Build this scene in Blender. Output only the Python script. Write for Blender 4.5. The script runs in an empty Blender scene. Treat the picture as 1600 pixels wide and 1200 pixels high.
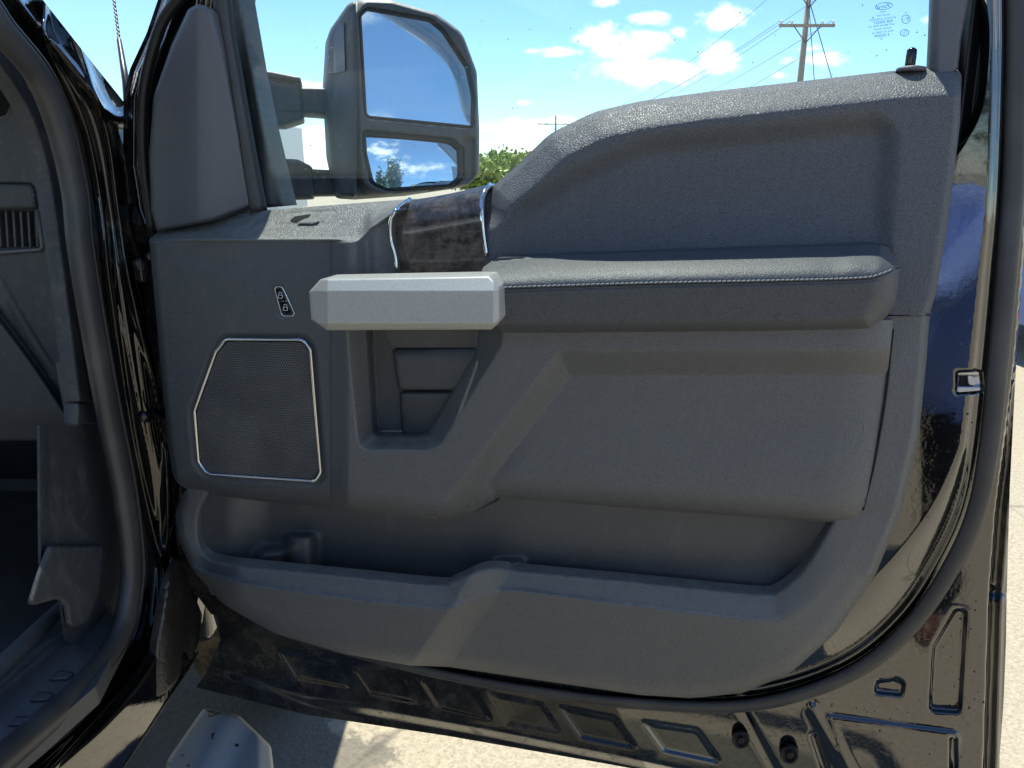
import bpy, bmesh, math, random
import numpy as np
from mathutils import Vector, Matrix
random.seed(7); RNG = np.random.default_rng(7)
R_ = math.radians

# ------------------------------------------------------------------ camera, sky, sun
F = 1155.0; TH = R_(16.0); CAMZ = 1.5
scn = bpy.context.scene
cam_d = bpy.data.cameras.new('camera'); cam = bpy.data.objects.new('camera', cam_d)
scn.collection.objects.link(cam); scn.camera = cam
cam_d.sensor_width = 36.0; cam_d.lens = 36.0 * F / 1600.0
cam_d.clip_start = 0.02; cam_d.clip_end = 3000
cam.location = (0, 0, CAMZ); cam.rotation_euler = (R_(90) - TH, 0, 0)
SUN_EL, SUN_AZ = 69.0, -13.0          # azimuth measured from +Y towards +X
sv = Vector((math.sin(R_(SUN_AZ)) * math.cos(R_(SUN_EL)), math.cos(R_(SUN_AZ)) * math.cos(R_(SUN_EL)), math.sin(R_(SUN_EL))))
sl = bpy.data.lights.new('sun', 'SUN'); sl.energy = 4.1; sl.angle = R_(0.5); sl.color = (1.0, 0.965, 0.84)
so = bpy.data.objects.new('sun', sl); scn.collection.objects.link(so)
so.rotation_euler = sv.to_track_quat('Z', 'Y').to_euler(); so.location = (0, 0, 30)
scn.view_settings.view_transform = 'Standard'; scn.view_settings.look = 'None'
scn.view_settings.gamma = 1.0; scn.view_settings.exposure = 1.05
scn.view_settings.use_curve_mapping = False
SKY_STRENGTH = 0.09

fwd = np.array([0, math.cos(TH), -math.sin(TH)]); up = np.array([0, math.sin(TH), math.cos(TH)]); CAM = np.array([0, 0, CAMZ])
def rays(px, py):
    px = np.asarray(px, float); py = np.asarray(py, float)
    a = (px - 800) / F; b = (600 - py) / F
    return np.stack([a, fwd[1] + b * up[1], fwd[2] + b * up[2]], -1)

# world with clouds
w = bpy.data.worlds.new('World'); scn.world = w; w.use_nodes = True
nt = w.node_tree; nt.nodes.clear()
def N(t, typ, **kw):
    n = t.nodes.new(typ)
    for k, v in kw.items(): setattr(n, k, v)
    return n
def M(t, op, a, b=None, c=None, clamp=False):
    n = t.nodes.new('ShaderNodeMath'); n.operation = op; n.use_clamp = clamp
    for i, v in enumerate((a, b, c)):
        if v is None: continue
        if isinstance(v, (int, float)): n.inputs[i].default_value = v
        else: t.links.new(v, n.inputs[i])
    return n.outputs[0]
sky = N(nt, 'ShaderNodeTexSky', sky_type='NISHITA', sun_disc=False)
sky.sun_elevation = R_(SUN_EL); sky.sun_rotation = R_(SUN_AZ); sky.altitude = 200; sky.air_density = 0.95; sky.dust_density = 0.0; sky.ozone_density = 2.2
tc = N(nt, 'ShaderNodeTexCoord'); sp = N(nt, 'ShaderNodeSeparateXYZ'); nt.links.new(tc.outputs['Generated'], sp.inputs[0])
az = M(nt, 'ARCTAN2', sp.outputs[0], sp.outputs[1]); el = M(nt, 'ARCSINE', sp.outputs[2])
cb = N(nt, 'ShaderNodeCombineXYZ'); nt.links.new(az, cb.inputs[0]); nt.links.new(el, cb.inputs[1])
def wnoise(scale, detail, sy=1.0, rough=.6, off=0):
    mp = N(nt, 'ShaderNodeMapping'); mp.inputs['Scale'].default_value = (1, sy, 1); mp.inputs['Location'].default_value = (off, off * .7, 0)
    nt.links.new(cb.outputs[0], mp.inputs[0])
    n = N(nt, 'ShaderNodeTexNoise'); n.inputs['Scale'].default_value = scale; n.inputs['Detail'].default_value = detail
    n.inputs['Roughness'].default_value = rough; nt.links.new(mp.outputs[0], n.inputs['Vector']); return n.outputs['Fac']
nz = wnoise(22, 6, 1.6); nb = wnoise(60, 4, 1.5, off=3)
def azel(px, py):
    r = rays(px, py); r = r / np.linalg.norm(r); return math.atan2(r[0], r[1]), math.asin(r[2])
# clouds seen through the window: centre px, half width, half height, softness weight
CL = [(985, 70, 75, 30, 1), (1015, 112, 115, 28, 1), (1120, 95, 45, 30, 1), (875, 82, 45, 12, .9), (935, 58, 45, 24, 1), (1020, 28, 40, 16, .95),
      (1135, 28, 50, 22, .95), (815, 200, 80, 20, 1), (880, 190, 40, 10, .8), (820, 235, 50, 14, .8), (1285, 92, 60, 14, .8), (1265, 75, 40, 9, .5), (945, 2, 22, 12, .8),
      (495, 215, 60, 20, .9), (490, 260, 60, 22, 1), (480, 135, 50, 12, .7), (820, 160, 18, 5, .5), (1370, 120, 30, 6, .4), (1460, 30, 20, 10, .5),
      (1215, 118, 20, 6, .5), (1060, 50, 12, 10, .5), (830, 80, 20, 5, .5)]
acc = None
for cx, cy, hw, hh, wt in CL:
    a0, e0 = azel(cx, cy); a1, _ = azel(cx + hw, cy); _, e1 = azel(cx, cy - hh)
    u = M(nt, 'MULTIPLY', M(nt, 'SUBTRACT', az, a0), 1 / (a1 - a0)); v = M(nt, 'MULTIPLY', M(nt, 'SUBTRACT', el, e0), 1 / (e1 - e0))
    q = M(nt, 'SQRT', M(nt, 'ADD', M(nt, 'MULTIPLY', u, u), M(nt, 'MULTIPLY', v, v)))
    dd = M(nt, 'MULTIPLY', M(nt, 'SUBTRACT', 1.0, q), wt)
    acc = dd if acc is None else M(nt, 'MAXIMUM', acc, dd)
acc = M(nt, 'MAXIMUM', acc, -1.0)
dens = M(nt, 'ADD', M(nt, 'ADD', acc, .04), M(nt, 'MULTIPLY', M(nt, 'SUBTRACT', nz, .5), 1.9))
dens = M(nt, 'ADD', dens, M(nt, 'MULTIPLY', M(nt, 'SUBTRACT', nb, .5), .8))
front = M(nt, 'SMOOTH_MAX', dens, -5.0, .01)
mr = N(nt, 'ShaderNodeMapRange', interpolation_type='SMOOTHSTEP'); nt.links.new(front, mr.inputs[0])
mr.inputs[1].default_value = 0.0; mr.inputs[2].default_value = .75
# general fair-weather clouds for the rest of the sky
gn = wnoise(4.2, 7, 1.9, .58, off=5.3); gm = wnoise(1.3, 2, 1.4, .5, off=9)
g = M(nt, 'ADD', gn, M(nt, 'MULTIPLY', M(nt, 'SUBTRACT', gm, .5), .5))
g = M(nt, 'SUBTRACT', g, M(nt, 'MULTIPLY', M(nt, 'MAXIMUM', M(nt, 'SUBTRACT', el, .35), 0.0), .35))
mg = N(nt, 'ShaderNodeMapRange', interpolation_type='SMOOTHSTEP'); nt.links.new(g, mg.inputs[0]); mg.inputs[1].default_value = .50; mg.inputs[2].default_value = .62
# the strip ahead holds the placed clouds only
aa = M(nt, 'ABSOLUTE', az)
mf = N(nt, 'ShaderNodeMapRange', interpolation_type='SMOOTHSTEP'); nt.links.new(aa, mf.inputs[0]); mf.inputs[1].default_value = .62; mf.inputs[2].default_value = .95
me_ = N(nt, 'ShaderNodeMapRange', interpolation_type='SMOOTHSTEP'); nt.links.new(el, me_.inputs[0]); me_.inputs[1].default_value = .3; me_.inputs[2].default_value = .5
gmask = M(nt, 'MAXIMUM', mf.outputs[0], me_.outputs[0])
cl = M(nt, 'MAXIMUM', mr.outputs[0], M(nt, 'MULTIPLY', mg.outputs[0], gmask))
cl = M(nt, 'MULTIPLY', cl, .93, clamp=True)
tint = N(nt, 'ShaderNodeMix', data_type='RGBA', blend_type='MULTIPLY'); tint.inputs[0].default_value = 1
nt.links.new(sky.outputs[0], tint.inputs[6]); tint.inputs[7].default_value = (.86, 1.06, 1.2, 1)
shade = N(nt, 'ShaderNodeMix', data_type='RGBA'); nt.links.new(M(nt, 'MULTIPLY', nz, 1.0), shade.inputs[0])
shade.inputs[6].default_value = (10.2, 10.1, 9.3, 1); shade.inputs[7].default_value = (7.8, 8.0, 7.7, 1)
mx = N(nt, 'ShaderNodeMix', data_type='RGBA'); nt.links.new(cl, mx.inputs[0]); nt.links.new(tint.outputs[2], mx.inputs[6]); nt.links.new(shade.outputs[2], mx.inputs[7])
bg = N(nt, 'ShaderNodeBackground'); bg.inputs[1].default_value = SKY_STRENGTH; nt.links.new(mx.outputs[2], bg.inputs[0])
wo = N(nt, 'ShaderNodeOutputWorld'); nt.links.new(bg.outputs[0], wo.inputs[0])

# ------------------------------------------------------------------ materials
MATS = {}
def mat(name, col=(.5, .5, .5), rough=.5, metal=0, coat=0, spec=.5, build=None):
    if name in MATS: return MATS[name]
    m = bpy.data.materials.new(name); m.use_nodes = True; t = m.node_tree
    b = t.nodes['Principled BSDF']; b.inputs['Base Color'].default_value = (*col, 1); b.inputs['Roughness'].default_value = rough
    b.inputs['Metallic'].default_value = metal; b.inputs['Coat Weight'].default_value = coat; b.inputs['Specular IOR Level'].default_value = spec
    b.inputs['Coat Roughness'].default_value = .03
    if build: build(t, b)
    MATS[name] = m; return m
def tex(t, kind='Object', scale=1, rot=None):
    c = N(t, 'ShaderNodeTexCoord'); mp = N(t, 'ShaderNodeMapping')
    s = scale if isinstance(scale, tuple) else (scale,) * 3
    mp.inputs['Scale'].default_value = s
    if rot: mp.inputs['Rotation'].default_value = rot
    t.links.new(c.outputs[kind], mp.inputs[0]); return mp.outputs[0]
def noise(t, v, scale, detail=3, rough=.5, dist=0):
    n = N(t, 'ShaderNodeTexNoise'); n.inputs['Scale'].default_value = scale; n.inputs['Detail'].default_value = detail
    n.inputs['Roughness'].default_value = rough; n.inputs['Distortion'].default_value = dist
    t.links.new(v, n.inputs['Vector']); return n.outputs['Fac']
def vor(t, v, scale, feat='DISTANCE_TO_EDGE', rnd=1):
    n = N(t, 'ShaderNodeTexVoronoi', feature=feat); n.inputs['Scale'].default_value = scale; n.inputs['Randomness'].default_value = rnd
    t.links.new(v, n.inputs['Vector']); return n.outputs['Distance']
def rng(t, v, a, b, c=0, d=1, smooth=True):
    n = N(t, 'ShaderNodeMapRange', interpolation_type='SMOOTHSTEP' if smooth else 'LINEAR'); t.links.new(v, n.inputs[0])
    for i, x in enumerate((a, b, c, d)): n.inputs[i + 1].default_value = x
    return n.outputs[0]
def mixc(t, f, a, b, mode='MIX'):
    n = N(t, 'ShaderNodeMix', data_type='RGBA', blend_type=mode)
    for i, v in ((0, f), (6, a), (7, b)):
        if isinstance(v, tuple): n.inputs[i].default_value = (*v, 1)
        elif isinstance(v, (int, float)): n.inputs[i].default_value = v
        else: t.links.new(v, n.inputs[i])
    return n.outputs[2]
def bump(t, b, h, strength=.3, dist=.001, prev=None):
    n = N(t, 'ShaderNodeBump'); n.inputs['Strength'].default_value = strength; n.inputs['Distance'].default_value = dist
    t.links.new(h, n.inputs['Height'])
    if prev is not None: t.links.new(prev, n.inputs['Normal'])
    t.links.new(n.outputs[0], b.inputs['Normal']); return n.outputs[0]

def grain(col, scale, strength, dust=.25, r0=.42, r1=.56, dust_light_col=(.30, .29, .25), up_light=.5, spec=.9):
    def f(t, b):
        v = tex(t)
        warp = noise(t, v, scale * .8, 2)
        add = N(t, 'ShaderNodeVectorMath', operation='MULTIPLY_ADD'); t.links.new(v, add.inputs[0]); add.inputs[1].default_value = (1, 1, 1)
        t.links.new(v, add.inputs[0])
        ds = N(t, 'ShaderNodeVectorMath', operation='SCALE'); ds.inputs['Scale'].default_value = .8 / scale
        cx = N(t, 'ShaderNodeCombineXYZ'); t.links.new(warp, cx.inputs[0]); t.links.new(warp, cx.inputs[2]); t.links.new(cx.outputs[0], ds.inputs[0]); t.links.new(ds.outputs[0], add.inputs[2])
        vd = vor(t, add.outputs[0], scale)
        h = rng(t, vd, 0, .22)
        h2 = noise(t, v, scale * 2.2, 2)
        hh = M(t, 'ADD', h, M(t, 'MULTIPLY', h2, .5))
        bump(t, b, hh, strength, .0012)
        big = noise(t, v, 7, 4); fine = noise(t, v, 900, 2); mid = noise(t, v, 60, 5, .7)
        spots = M(t, 'MULTIPLY', rng(t, fine, .62, .72), rng(t, big, .35, .7))
        haze = M(t, 'MULTIPLY', rng(t, mid, .5, .8), .35)
        st = noise(t, tex(t, scale=(1, 1, .25), rot=(0, R_(35), 0)), 34, 5, .65); streak = M(t, 'MULTIPLY', rng(t, st, .54, .74), .30)
        g_ = N(t, 'ShaderNodeNewGeometry'); sz_ = N(t, 'ShaderNodeSeparateXYZ'); t.links.new(g_.outputs['True Normal'], sz_.inputs[0])
        k = M(t, 'MULTIPLY', M(t, 'ADD', M(t, 'ADD', spots, haze), streak), dust)
        k = M(t, 'ADD', k, M(t, 'MULTIPLY', rng(t, sz_.outputs[2], .35, .85), M(t, 'MULTIPLY', rng(t, mid, .2, .6), up_light)), clamp=True)  # upward faces lightened: sunlit tops painted into the base colour
        c1 = mixc(t, h, tuple(x * .66 for x in col), tuple(x * 1.06 for x in col))
        c2 = mixc(t, k, c1, dust_light_col); t.links.new(c2, b.inputs['Base Color'])
        t.links.new(rng(t, M(t, 'ADD', M(t, 'MULTIPLY', big, .7), M(t, 'MULTIPLY', mid, .3)), .3, .7, r0, r1), b.inputs['Roughness']); b.inputs['Specular IOR Level'].default_value = spec
    return f
m_leather = mat('grained_soft_trim', build=grain((.103, .106, .116), 340, .42, .16, .42, .54, up_light=.25, spec=.6))
m_arm = mat('smooth_leather', build=grain((.080, .084, .090), 340, .22, .05, .44, .54, up_light=.1, spec=.5))
m_trim = mat('grained_plastic', build=grain((.112, .113, .114), 380, .42, .22, .36, .46))
m_fine = mat('fine_plastic', build=grain((.063, .070, .080), 520, .4, .35, .42, .52))
m_sail = mat('sail_plastic', build=grain((.092, .096, .108), 900, .18, .2, .45, .55))
m_bin = mat('bin_plastic', build=grain((.060, .060, .064), 600, .2, .3, .45, .55, up_light=.1))
m_dash = mat('dash_plastic', build=grain((.030, .034, .043), 600, .25, .5, .5, .6, up_light=.08))
m_mat = mat('floor_rubber', build=grain((.010, .010, .011), 500, .2, .3, .4, .6, up_light=.03))
m_mirrorh = mat('mirror_plastic', build=grain((.030, .036, .041), 600, .2, .6, .45, .6))
def f_paint(t, b):
    v = tex(t)
    big = noise(t, v, 5, 4); fine = noise(t, v, 700, 3, .6); mid = noise(t, v, 45, 6, .7)
    spots = M(t, 'MULTIPLY', rng(t, fine, .62, .74), rng(t, mid, .4, .7))
    dustf = M(t, 'MULTIPLY', M(t, 'ADD', M(t, 'MULTIPLY', spots, .35), M(t, 'MULTIPLY', rng(t, mid, .52, .85), .10)), 1.0, clamp=True)
    t.links.new(mixc(t, dustf, (.004, .004, .0045), (.17, .15, .12)), b.inputs['Base Color'])
    t.links.new(rng(t, dustf, 0, .4, .03, .4), b.inputs['Roughness'])
    h = M(t, 'ADD', noise(t, v, 22, 2), M(t, 'MULTIPLY', noise(t, v, 150, 2), .3))
    bump(t, b, h, .085, .006); b.inputs['Coat IOR'].default_value = 1.75
m_paint = mat('black_gloss_paint', coat=1.0, build=f_paint)
m_jamb = mat('jamb_black_paint', coat=.7, build=lambda t, b: (f_paint(t, b), setattr(b.inputs['Coat IOR'], 'default_value', 1.55)))
def f_dirty(t, b):
    v = tex(t); mid = noise(t, v, 25, 7, .72); fine = noise(t, v, 400, 3)
    k = M(t, 'ADD', M(t, 'MULTIPLY', rng(t, mid, .4, .75), .35), M(t, 'MULTIPLY', rng(t, fine, .58, .7), .25), clamp=True)
    t.links.new(mixc(t, k, (.005, .005, .006), (.07, .06, .052)), b.inputs['Base Color'])
    t.links.new(rng(t, k, 0, .4, .1, .55), b.inputs['Roughness'])
    bump(t, b, mid, .15, .004)
m_dirty = mat('dusty_black_paint', coat=.25, build=f_dirty)
def f_rub(t, b):
    v = tex(t); n = noise(t, v, 300, 3); g = noise(t, v, 12, 4)
    t.links.new(mixc(t, rng(t, g, .4, .8), (.04, .039, .04), (.07, .068, .066)), b.inputs['Base Color']); bump(t, b, n, .12, .0006)
m_rubber = mat('seal_rubber', rough=.42, build=f_rub)
m_flap = mat('dusty_flap_plastic', build=grain((.020, .018, .017), 60, .25, .5, .35, .5, (.11, .09, .07)))
m_rubdark = mat('dark_rubber', (.008, .008, .009), .45)
m_chrome = mat('chrome', (.66, .68, .70), .10, 1)
def f_handle(t, b):
    v = tex(t); n = noise(t, v, 500, 4, .7); g = noise(t, v, 30, 5)
    t.links.new(mixc(t, rng(t, n, .35, .65), (.42, .41, .375), (.52, .51, .465)), b.inputs['Base Color'])
    t.links.new(mixc(t, rng(t, g, .55, .9), (.40, .40, .40), (.62, .62, .62)), b.inputs['Roughness']); bump(t, b, n, .08, .0004)
m_handle = mat('satin_grey_handle', metal=.15, build=f_handle)
def f_burl(t, b):
    v = tex(t); a = noise(t, v, 14, 8, .75, 1.2); c = noise(t, v, 90, 6, .75); s = noise(t, tex(t, scale=(1, 1, 9)), 25, 4)
    k = M(t, 'ADD', M(t, 'MULTIPLY', a, .6), M(t, 'ADD', M(t, 'MULTIPLY', c, .3), M(t, 'MULTIPLY', s, .12)))
    t.links.new(mixc(t, rng(t, k, .40, .62), (.022, .016, .013), (.17, .13, .10)), b.inputs['Base Color'])
m_burl = mat('burl_inlay', rough=.22, coat=.5, build=f_burl)
def f_grille(t, b):
    v = tex(t, scale=1)
    # rotate into the door's plane: object coordinates, holes on a hexagonal lattice
    s = N(t, 'ShaderNodeSeparateXYZ'); t.links.new(v, s.inputs[0])
    P_ = 240.0
    u = M(t, 'MULTIPLY', s.outputs[0], P_ * 1.03); z = M(t, 'MULTIPLY', s.outputs[2], P_)
    def lat(ou, oz):
        a = M(t, 'SUBTRACT', M(t, 'FRACT', M(t, 'ADD', u, ou)), .5)
        c = M(t, 'MULTIPLY', M(t, 'SUBTRACT', M(t, 'FRACT', M(t, 'ADD', M(t, 'DIVIDE', z, 1.732), oz)), .5), 1.732)
        return M(t, 'SQRT', M(t, 'ADD', M(t, 'MULTIPLY', a, a), M(t, 'MULTIPLY', c, c)))
    d = M(t, 'MINIMUM', lat(0, 0), lat(.5, .5))
    hole = rng(t, d, .22, .36)
    g = noise(t, v, 14, 5)
    cc = mixc(t, rng(t, g, .4, .75), (.085, .085, .088), (.13, .128, .125))
    t.links.new(mixc(t, hole, (.006, .006, .007), cc), b.inputs['Base Color']); bump(t, b, hole, .5, .0012)
m_grille = mat('speaker_mesh', rough=.5, build=f_grille)
m_black = mat('black_plastic', (.012, .012, .013), .35)
m_pitch = mat('cavity_black', (.004, .004, .004), .7)
m_white = mat('printed_white', (.75, .75, .75), .5)
m_thread = mat('grey_thread', (.42, .42, .42), .7)
m_steel = mat('bare_steel', (.55, .54, .52), .35, .8)
m_dark_gloss = mat('gloss_black_button', (.01, .01, .011), .15)
def f_mirror(t, b): pass
m_mirror = mat('mirror_silver', (.86, .92, .97), .01, 1)
def glass(name, tr=(.945, .985, .985), base=.0):
    m = bpy.data.materials.new(name); m.use_nodes = True; t = m.node_tree; t.nodes.clear()
    o = N(t, 'ShaderNodeOutputMaterial'); tr_ = N(t, 'ShaderNodeBsdfTransparent'); tr_.inputs[0].default_value = (*tr, 1)
    gl = N(t, 'ShaderNodeBsdfGlossy'); gl.inputs['Roughness'].default_value = .01
    fr = N(t, 'ShaderNodeFresnel'); fr.inputs[0].default_value = 1.45
    mx = N(t, 'ShaderNodeMixShader'); t.links.new(M(t, 'MULTIPLY', fr.outputs[0], .45), mx.inputs[0]); t.links.new(tr_.outputs[0], mx.inputs[1]); t.links.new(gl.outputs[0], mx.inputs[2])
    v = tex(t); n = noise(t, v, 420, 3, .6); st = noise(t, tex(t, scale=(1, 1, .08)), 160, 3, .6); g = noise(t, v, 9, 3)
    k = M(t, 'ADD', M(t, 'MULTIPLY', rng(t, n, .68, .76), .5), M(t, 'MULTIPLY', rng(t, st, .60, .72), M(t, 'MULTIPLY', rng(t, g, .45, .7), .10)), clamp=True)
    k = M(t, 'ADD', M(t, 'MULTIPLY', k, .5), .004, clamp=True)
    df = N(t, 'ShaderNodeBsdfDiffuse'); df.inputs[0].default_value = (.75, .78, .78, 1)
    m2 = N(t, 'ShaderNodeMixShader'); t.links.new(k, m2.inputs[0]); t.links.new(mx.outputs[0], m2.inputs[1]); t.links.new(df.outputs[0], m2.inputs[2])
    t.links.new(m2.outputs[0], o.inputs[0]); MATS[name] = m; return m
m_glass = glass('tinted_window_glass')
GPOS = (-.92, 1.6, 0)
def f_ground(t, b):
    v = tex(t); a = noise(t, v, 3.0, 6, .6); c = noise(t, v, 60, 4, .7); d = vor(t, v, 95, 'F1'); big = noise(t, v, .35, 4)
    base = mixc(t, rng(t, c, .3, .7), (.165, .145, .108), (.34, .30, .225))
    base = mixc(t, M(t, 'MULTIPLY', rng(t, a, .45, .75), .35), base, (.20, .17, .13))
    base = mixc(t, M(t, 'MULTIPLY', rng(t, d, .0, .45), .35), base, (.50, .43, .31))
    base = mixc(t, M(t, 'MULTIPLY', rng(t, big, .45, .7), .2), base, (.17, .15, .12))
    # deeper shade painted into the asphalt round the front wheel, with a ragged outline
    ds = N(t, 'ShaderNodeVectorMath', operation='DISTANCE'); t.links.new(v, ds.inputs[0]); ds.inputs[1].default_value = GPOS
    shade_patch = rng(t, M(t, 'ADD', ds.outputs['Value'], M(t, 'MULTIPLY', M(t, 'SUBTRACT', noise(t, v, 5, 6, .65), .5), .9)), .50, .58, 1, 0)
    base = mixc(t, M(t, 'MULTIPLY', shade_patch, .62), base, (.05, .05, .05))
    cr = vor(t, v, .55); base = mixc(t, M(t, 'MULTIPLY', rng(t, M(t, 'ADD', cr, M(t, 'MULTIPLY', noise(t, v, 6, 4), .03)), .014, .024, 1, 0), .5), base, (.05, .045, .04))
    t.links.new(base, b.inputs['Base Color']); bump(t, b, M(t, 'ADD', c, d), .5, .006)
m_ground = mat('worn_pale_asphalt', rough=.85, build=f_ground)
def f_mud(t, b):
    v = tex(t); a = noise(t, v, 30, 6, .7)
    t.links.new(mixc(t, rng(t, a, .35, .7), (.025, .018, .012), (.16, .115, .065)), b.inputs['Base Color']); bump(t, b, a, .6, .01)
m_mud = mat('muddy_tyre_rubber', rough=.8, build=f_mud)
def f_step(t, b):
    v = tex(t); a = noise(t, v, 12, 3); f = noise(t, v, 260, 4, .8); wet = rng(t, noise(t, v, 16, 5, .5, .3), .60, .62)
    c = mixc(t, rng(t, f, .5, .75), (.36, .39, .43), (.56, .56, .55)); c = mixc(t, wet, c, (.03, .03, .032))
    t.links.new(c, b.inputs['Base Color']); t.links.new(rng(t, wet, 0, 1, .6, .25), b.inputs['Roughness']); bump(t, b, f, .15, .001)
m_step = mat('dusty_step_plastic', build=f_step)
m_bark = mat('weathered_pole_wood', rough=.9, build=lambda t, b: t.links.new(mixc(t, noise(t, tex(t, scale=(1, 1, .1)), 12, 5), (.16, .13, .10), (.36, .31, .25)), b.inputs['Base Color']))
def leafm(name, a, c):
    return mat(name, rough=.6, build=lambda t, b: t.links.new(mixc(t, noise(t, tex(t), 2.2, 3), a, c), b.inputs['Base Color']))
m_leaf = leafm('fresh_green_leaves', (.13, .20, .02), (.30, .38, .06)); m_leafd = leafm('dark_leaves', (.02, .045, .012), (.05, .085, .02))
m_wire = mat('wire', (.05, .05, .05), .5)
m_trailer = mat('white_trailer_panel', (.62, .64, .64), .4)
m_blue = mat('blue_car_paint', (.02, .07, .22), .15, coat=.5)
m_orange = mat('orange_lens', (.8, .16, .02), .2)
m_shirt = mat('blue_shirt_cloth', rough=.8, build=lambda t, b: (t.links.new(mixc(t, noise(t, tex(t), 8, 4), (.14, .24, .60), (.30, .44, .92)), b.inputs['Base Color']), bump(t, b, noise(t, tex(t, scale=(1, 1, .5)), 9, 3, .5, 1), .6, .03)))
m_pants = mat('dark_trouser_cloth', (.012, .012, .018), .85); m_skin = mat('skin', (.45, .26, .19), .5); m_hair = mat('hair', (.03, .02, .015), .6); m_shoe = mat('brown_shoe_leather', (.10, .035, .02), .5)
m_etch = mat('glass_print', (.05, .16, .20), .6)

# ------------------------------------------------------------------ mesh helpers
COL = scn.collection; WL = {}
def link(o, parent=None, origin=(0, 0, 0)):
    COL.objects.link(o); WL[o.name] = Vector(origin)
    if parent is not None:
        o.parent = parent; o.location = Vector(origin) - WL[parent.name]
    else: o.location = origin
    return o
def mesh_obj(name, V, Fc, material, parent=None, smooth=True, **props):
    V = np.asarray(V, float)
    c = V.mean(0); me = bpy.data.meshes.new(name)
    Fc = [tuple(int(i) for i in f) for f in Fc] if not isinstance(Fc, np.ndarray) else Fc
    if isinstance(Fc, np.ndarray):
        nf, k = Fc.shape
        me.vertices.add(len(V)); me.vertices.foreach_set('co', (V - c).ravel())
        me.loops.add(nf * k); me.loops.foreach_set('vertex_index', Fc.ravel().astype(np.int32))
        me.polygons.add(nf); me.polygons.foreach_set('loop_start', (np.arange(nf) * k).astype(np.int32))
        me.update(calc_edges=True)
    else:
        me.from_pydata([tuple(v) for v in (V - c)], [], Fc); me.update()
    me.validate()
    me.polygons.foreach_set('use_smooth', [smooth] * len(me.polygons))
    me.materials.append(material)
    o = bpy.data.objects.new(name, me); link(o, parent, c)
    for k_, v_ in props.items(): o[k_] = v_
    return o
def empty(name, loc, parent=None, **props):
    o = bpy.data.objects.new(name, None); o.empty_display_size = .1; link(o, parent, loc)
    for k_, v_ in props.items(): o[k_] = v_
    return o

class Plane:
    def __init__(s, n, p): s.n = np.array(n, float); s.n /= np.linalg.norm(s.n); s.p = np.array(p, float)
    def __call__(s, px, py, d=0):
        r = rays(px, py); t = (np.asarray(d) - (CAM - s.p) @ s.n) / (r @ s.n)
        return CAM + r * t[..., None]
PSI = R_(13)
DOOR = Plane((-math.sin(PSI), -math.cos(PSI), 0), (0, 1.05, 0))
SIDE = Plane((1, 0, 0), (-.62, 0, 0))
def YP(y): return Plane((0, -1, 0), (0, y, 0))
def XP(x): return Plane((1, 0, 0), (x, 0, 0))
def ZP(z): return Plane((0, 0, 1), (0, 0, z))

def fillet(pts, n=6):
    out = []; L = len(pts)
    for i in range(L):
        p = np.array(pts[i][:2], float); r = pts[i][2] if len(pts[i]) > 2 else 0
        if r <= 0: out.append(p); continue
        a = np.array(pts[i - 1][:2], float) - p; b = np.array(pts[(i + 1) % L][:2], float) - p
        la, lb = np.linalg.norm(a), np.linalg.norm(b); a /= la; b /= lb
        ang = math.acos(max(-1, min(1, a @ b)))
        if ang > 3.1: out.append(p); continue
        t = min(r / math.tan(ang / 2), la * .49, lb * .49); r2 = t * math.tan(ang / 2)
        A = p + a * t; B = p + b * t
        for k in range(n + 1):
            s = k / n; out.append((1 - s) ** 2 * A + 2 * s * (1 - s) * (p * .82 + (A + B) / 2 * .18) + s * s * B)
    return np.array(out)
def crom(pts, n=8, closed=False):
    P = [np.array(p, float) for p in pts]; out = []
    L = len(P); rngi = range(L if closed else L - 1)
    for i in rngi:
        p0 = P[i - 1] if (closed or i > 0) else 2 * P[0] - P[1]; p1 = P[i]; p2 = P[(i + 1) % L]
        p3 = P[(i + 2) % L] if (closed or i + 2 < L) else 2 * P[-1] - P[-2]
        for k in range(n):
            t = k / n
            out.append(.5 * ((2 * p1) + (-p0 + p2) * t + (2 * p0 - 5 * p1 + 4 * p2 - p3) * t * t + (-p0 + 3 * p1 - 3 * p2 + p3) * t ** 3))
    if not closed: out.append(P[-1])
    return np.array(out)
def nearest(poly, x, y, closed=True):
    """distance and nearest point to a polyline, vectorised"""
    x = x.ravel(); y = y.ravel(); best = np.full(x.shape, 1e18); bx = x.copy(); by = y.copy()
    n = len(poly)
    for i in range(n if closed else n - 1):
        a = poly[i]; b = poly[(i + 1) % n]; d = b - a; l2 = d @ d
        if l2 < 1e-9: continue
        t = np.clip(((x - a[0]) * d[0] + (y - a[1]) * d[1]) / l2, 0, 1)
        qx = a[0] + t * d[0]; qy = a[1] + t * d[1]; q = (x - qx) ** 2 + (y - qy) ** 2
        m = q < best; best[m] = q[m]; bx[m] = qx[m]; by[m] = qy[m]
    return np.sqrt(best), bx, by
def inside(poly, x, y):
    c = np.zeros(x.shape, bool); n = len(poly)
    for i in range(n):
        x1, y1 = poly[i]; x2, y2 = poly[(i + 1) % n]
        if y1 == y2: continue
        m = ((y1 > y) != (y2 > y)) & (x < (x2 - x1) * (y - y1) / (y2 - y1) + x1); c ^= m
    return c
def sd(poly, x, y):
    d = nearest(poly, x, y)[0].reshape(x.shape); return np.where(inside(poly, x, y), d, -d)
def ld(line, x, y): return nearest(line, x, y, False)[0].reshape(x.shape)
def lin(v, a, b): return np.clip((v - a) / (b - a), 0, 1)
def sst(v, a, b): t = lin(v, a, b); return t * t * (3 - 2 * t)
def soft(v, a, b, k=.25):     # linear ramp with eased ends
    t = lin(v, a, b); s = t * t * (3 - 2 * t); return t * (1 - k) + s * k if k < 1 else s

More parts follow.
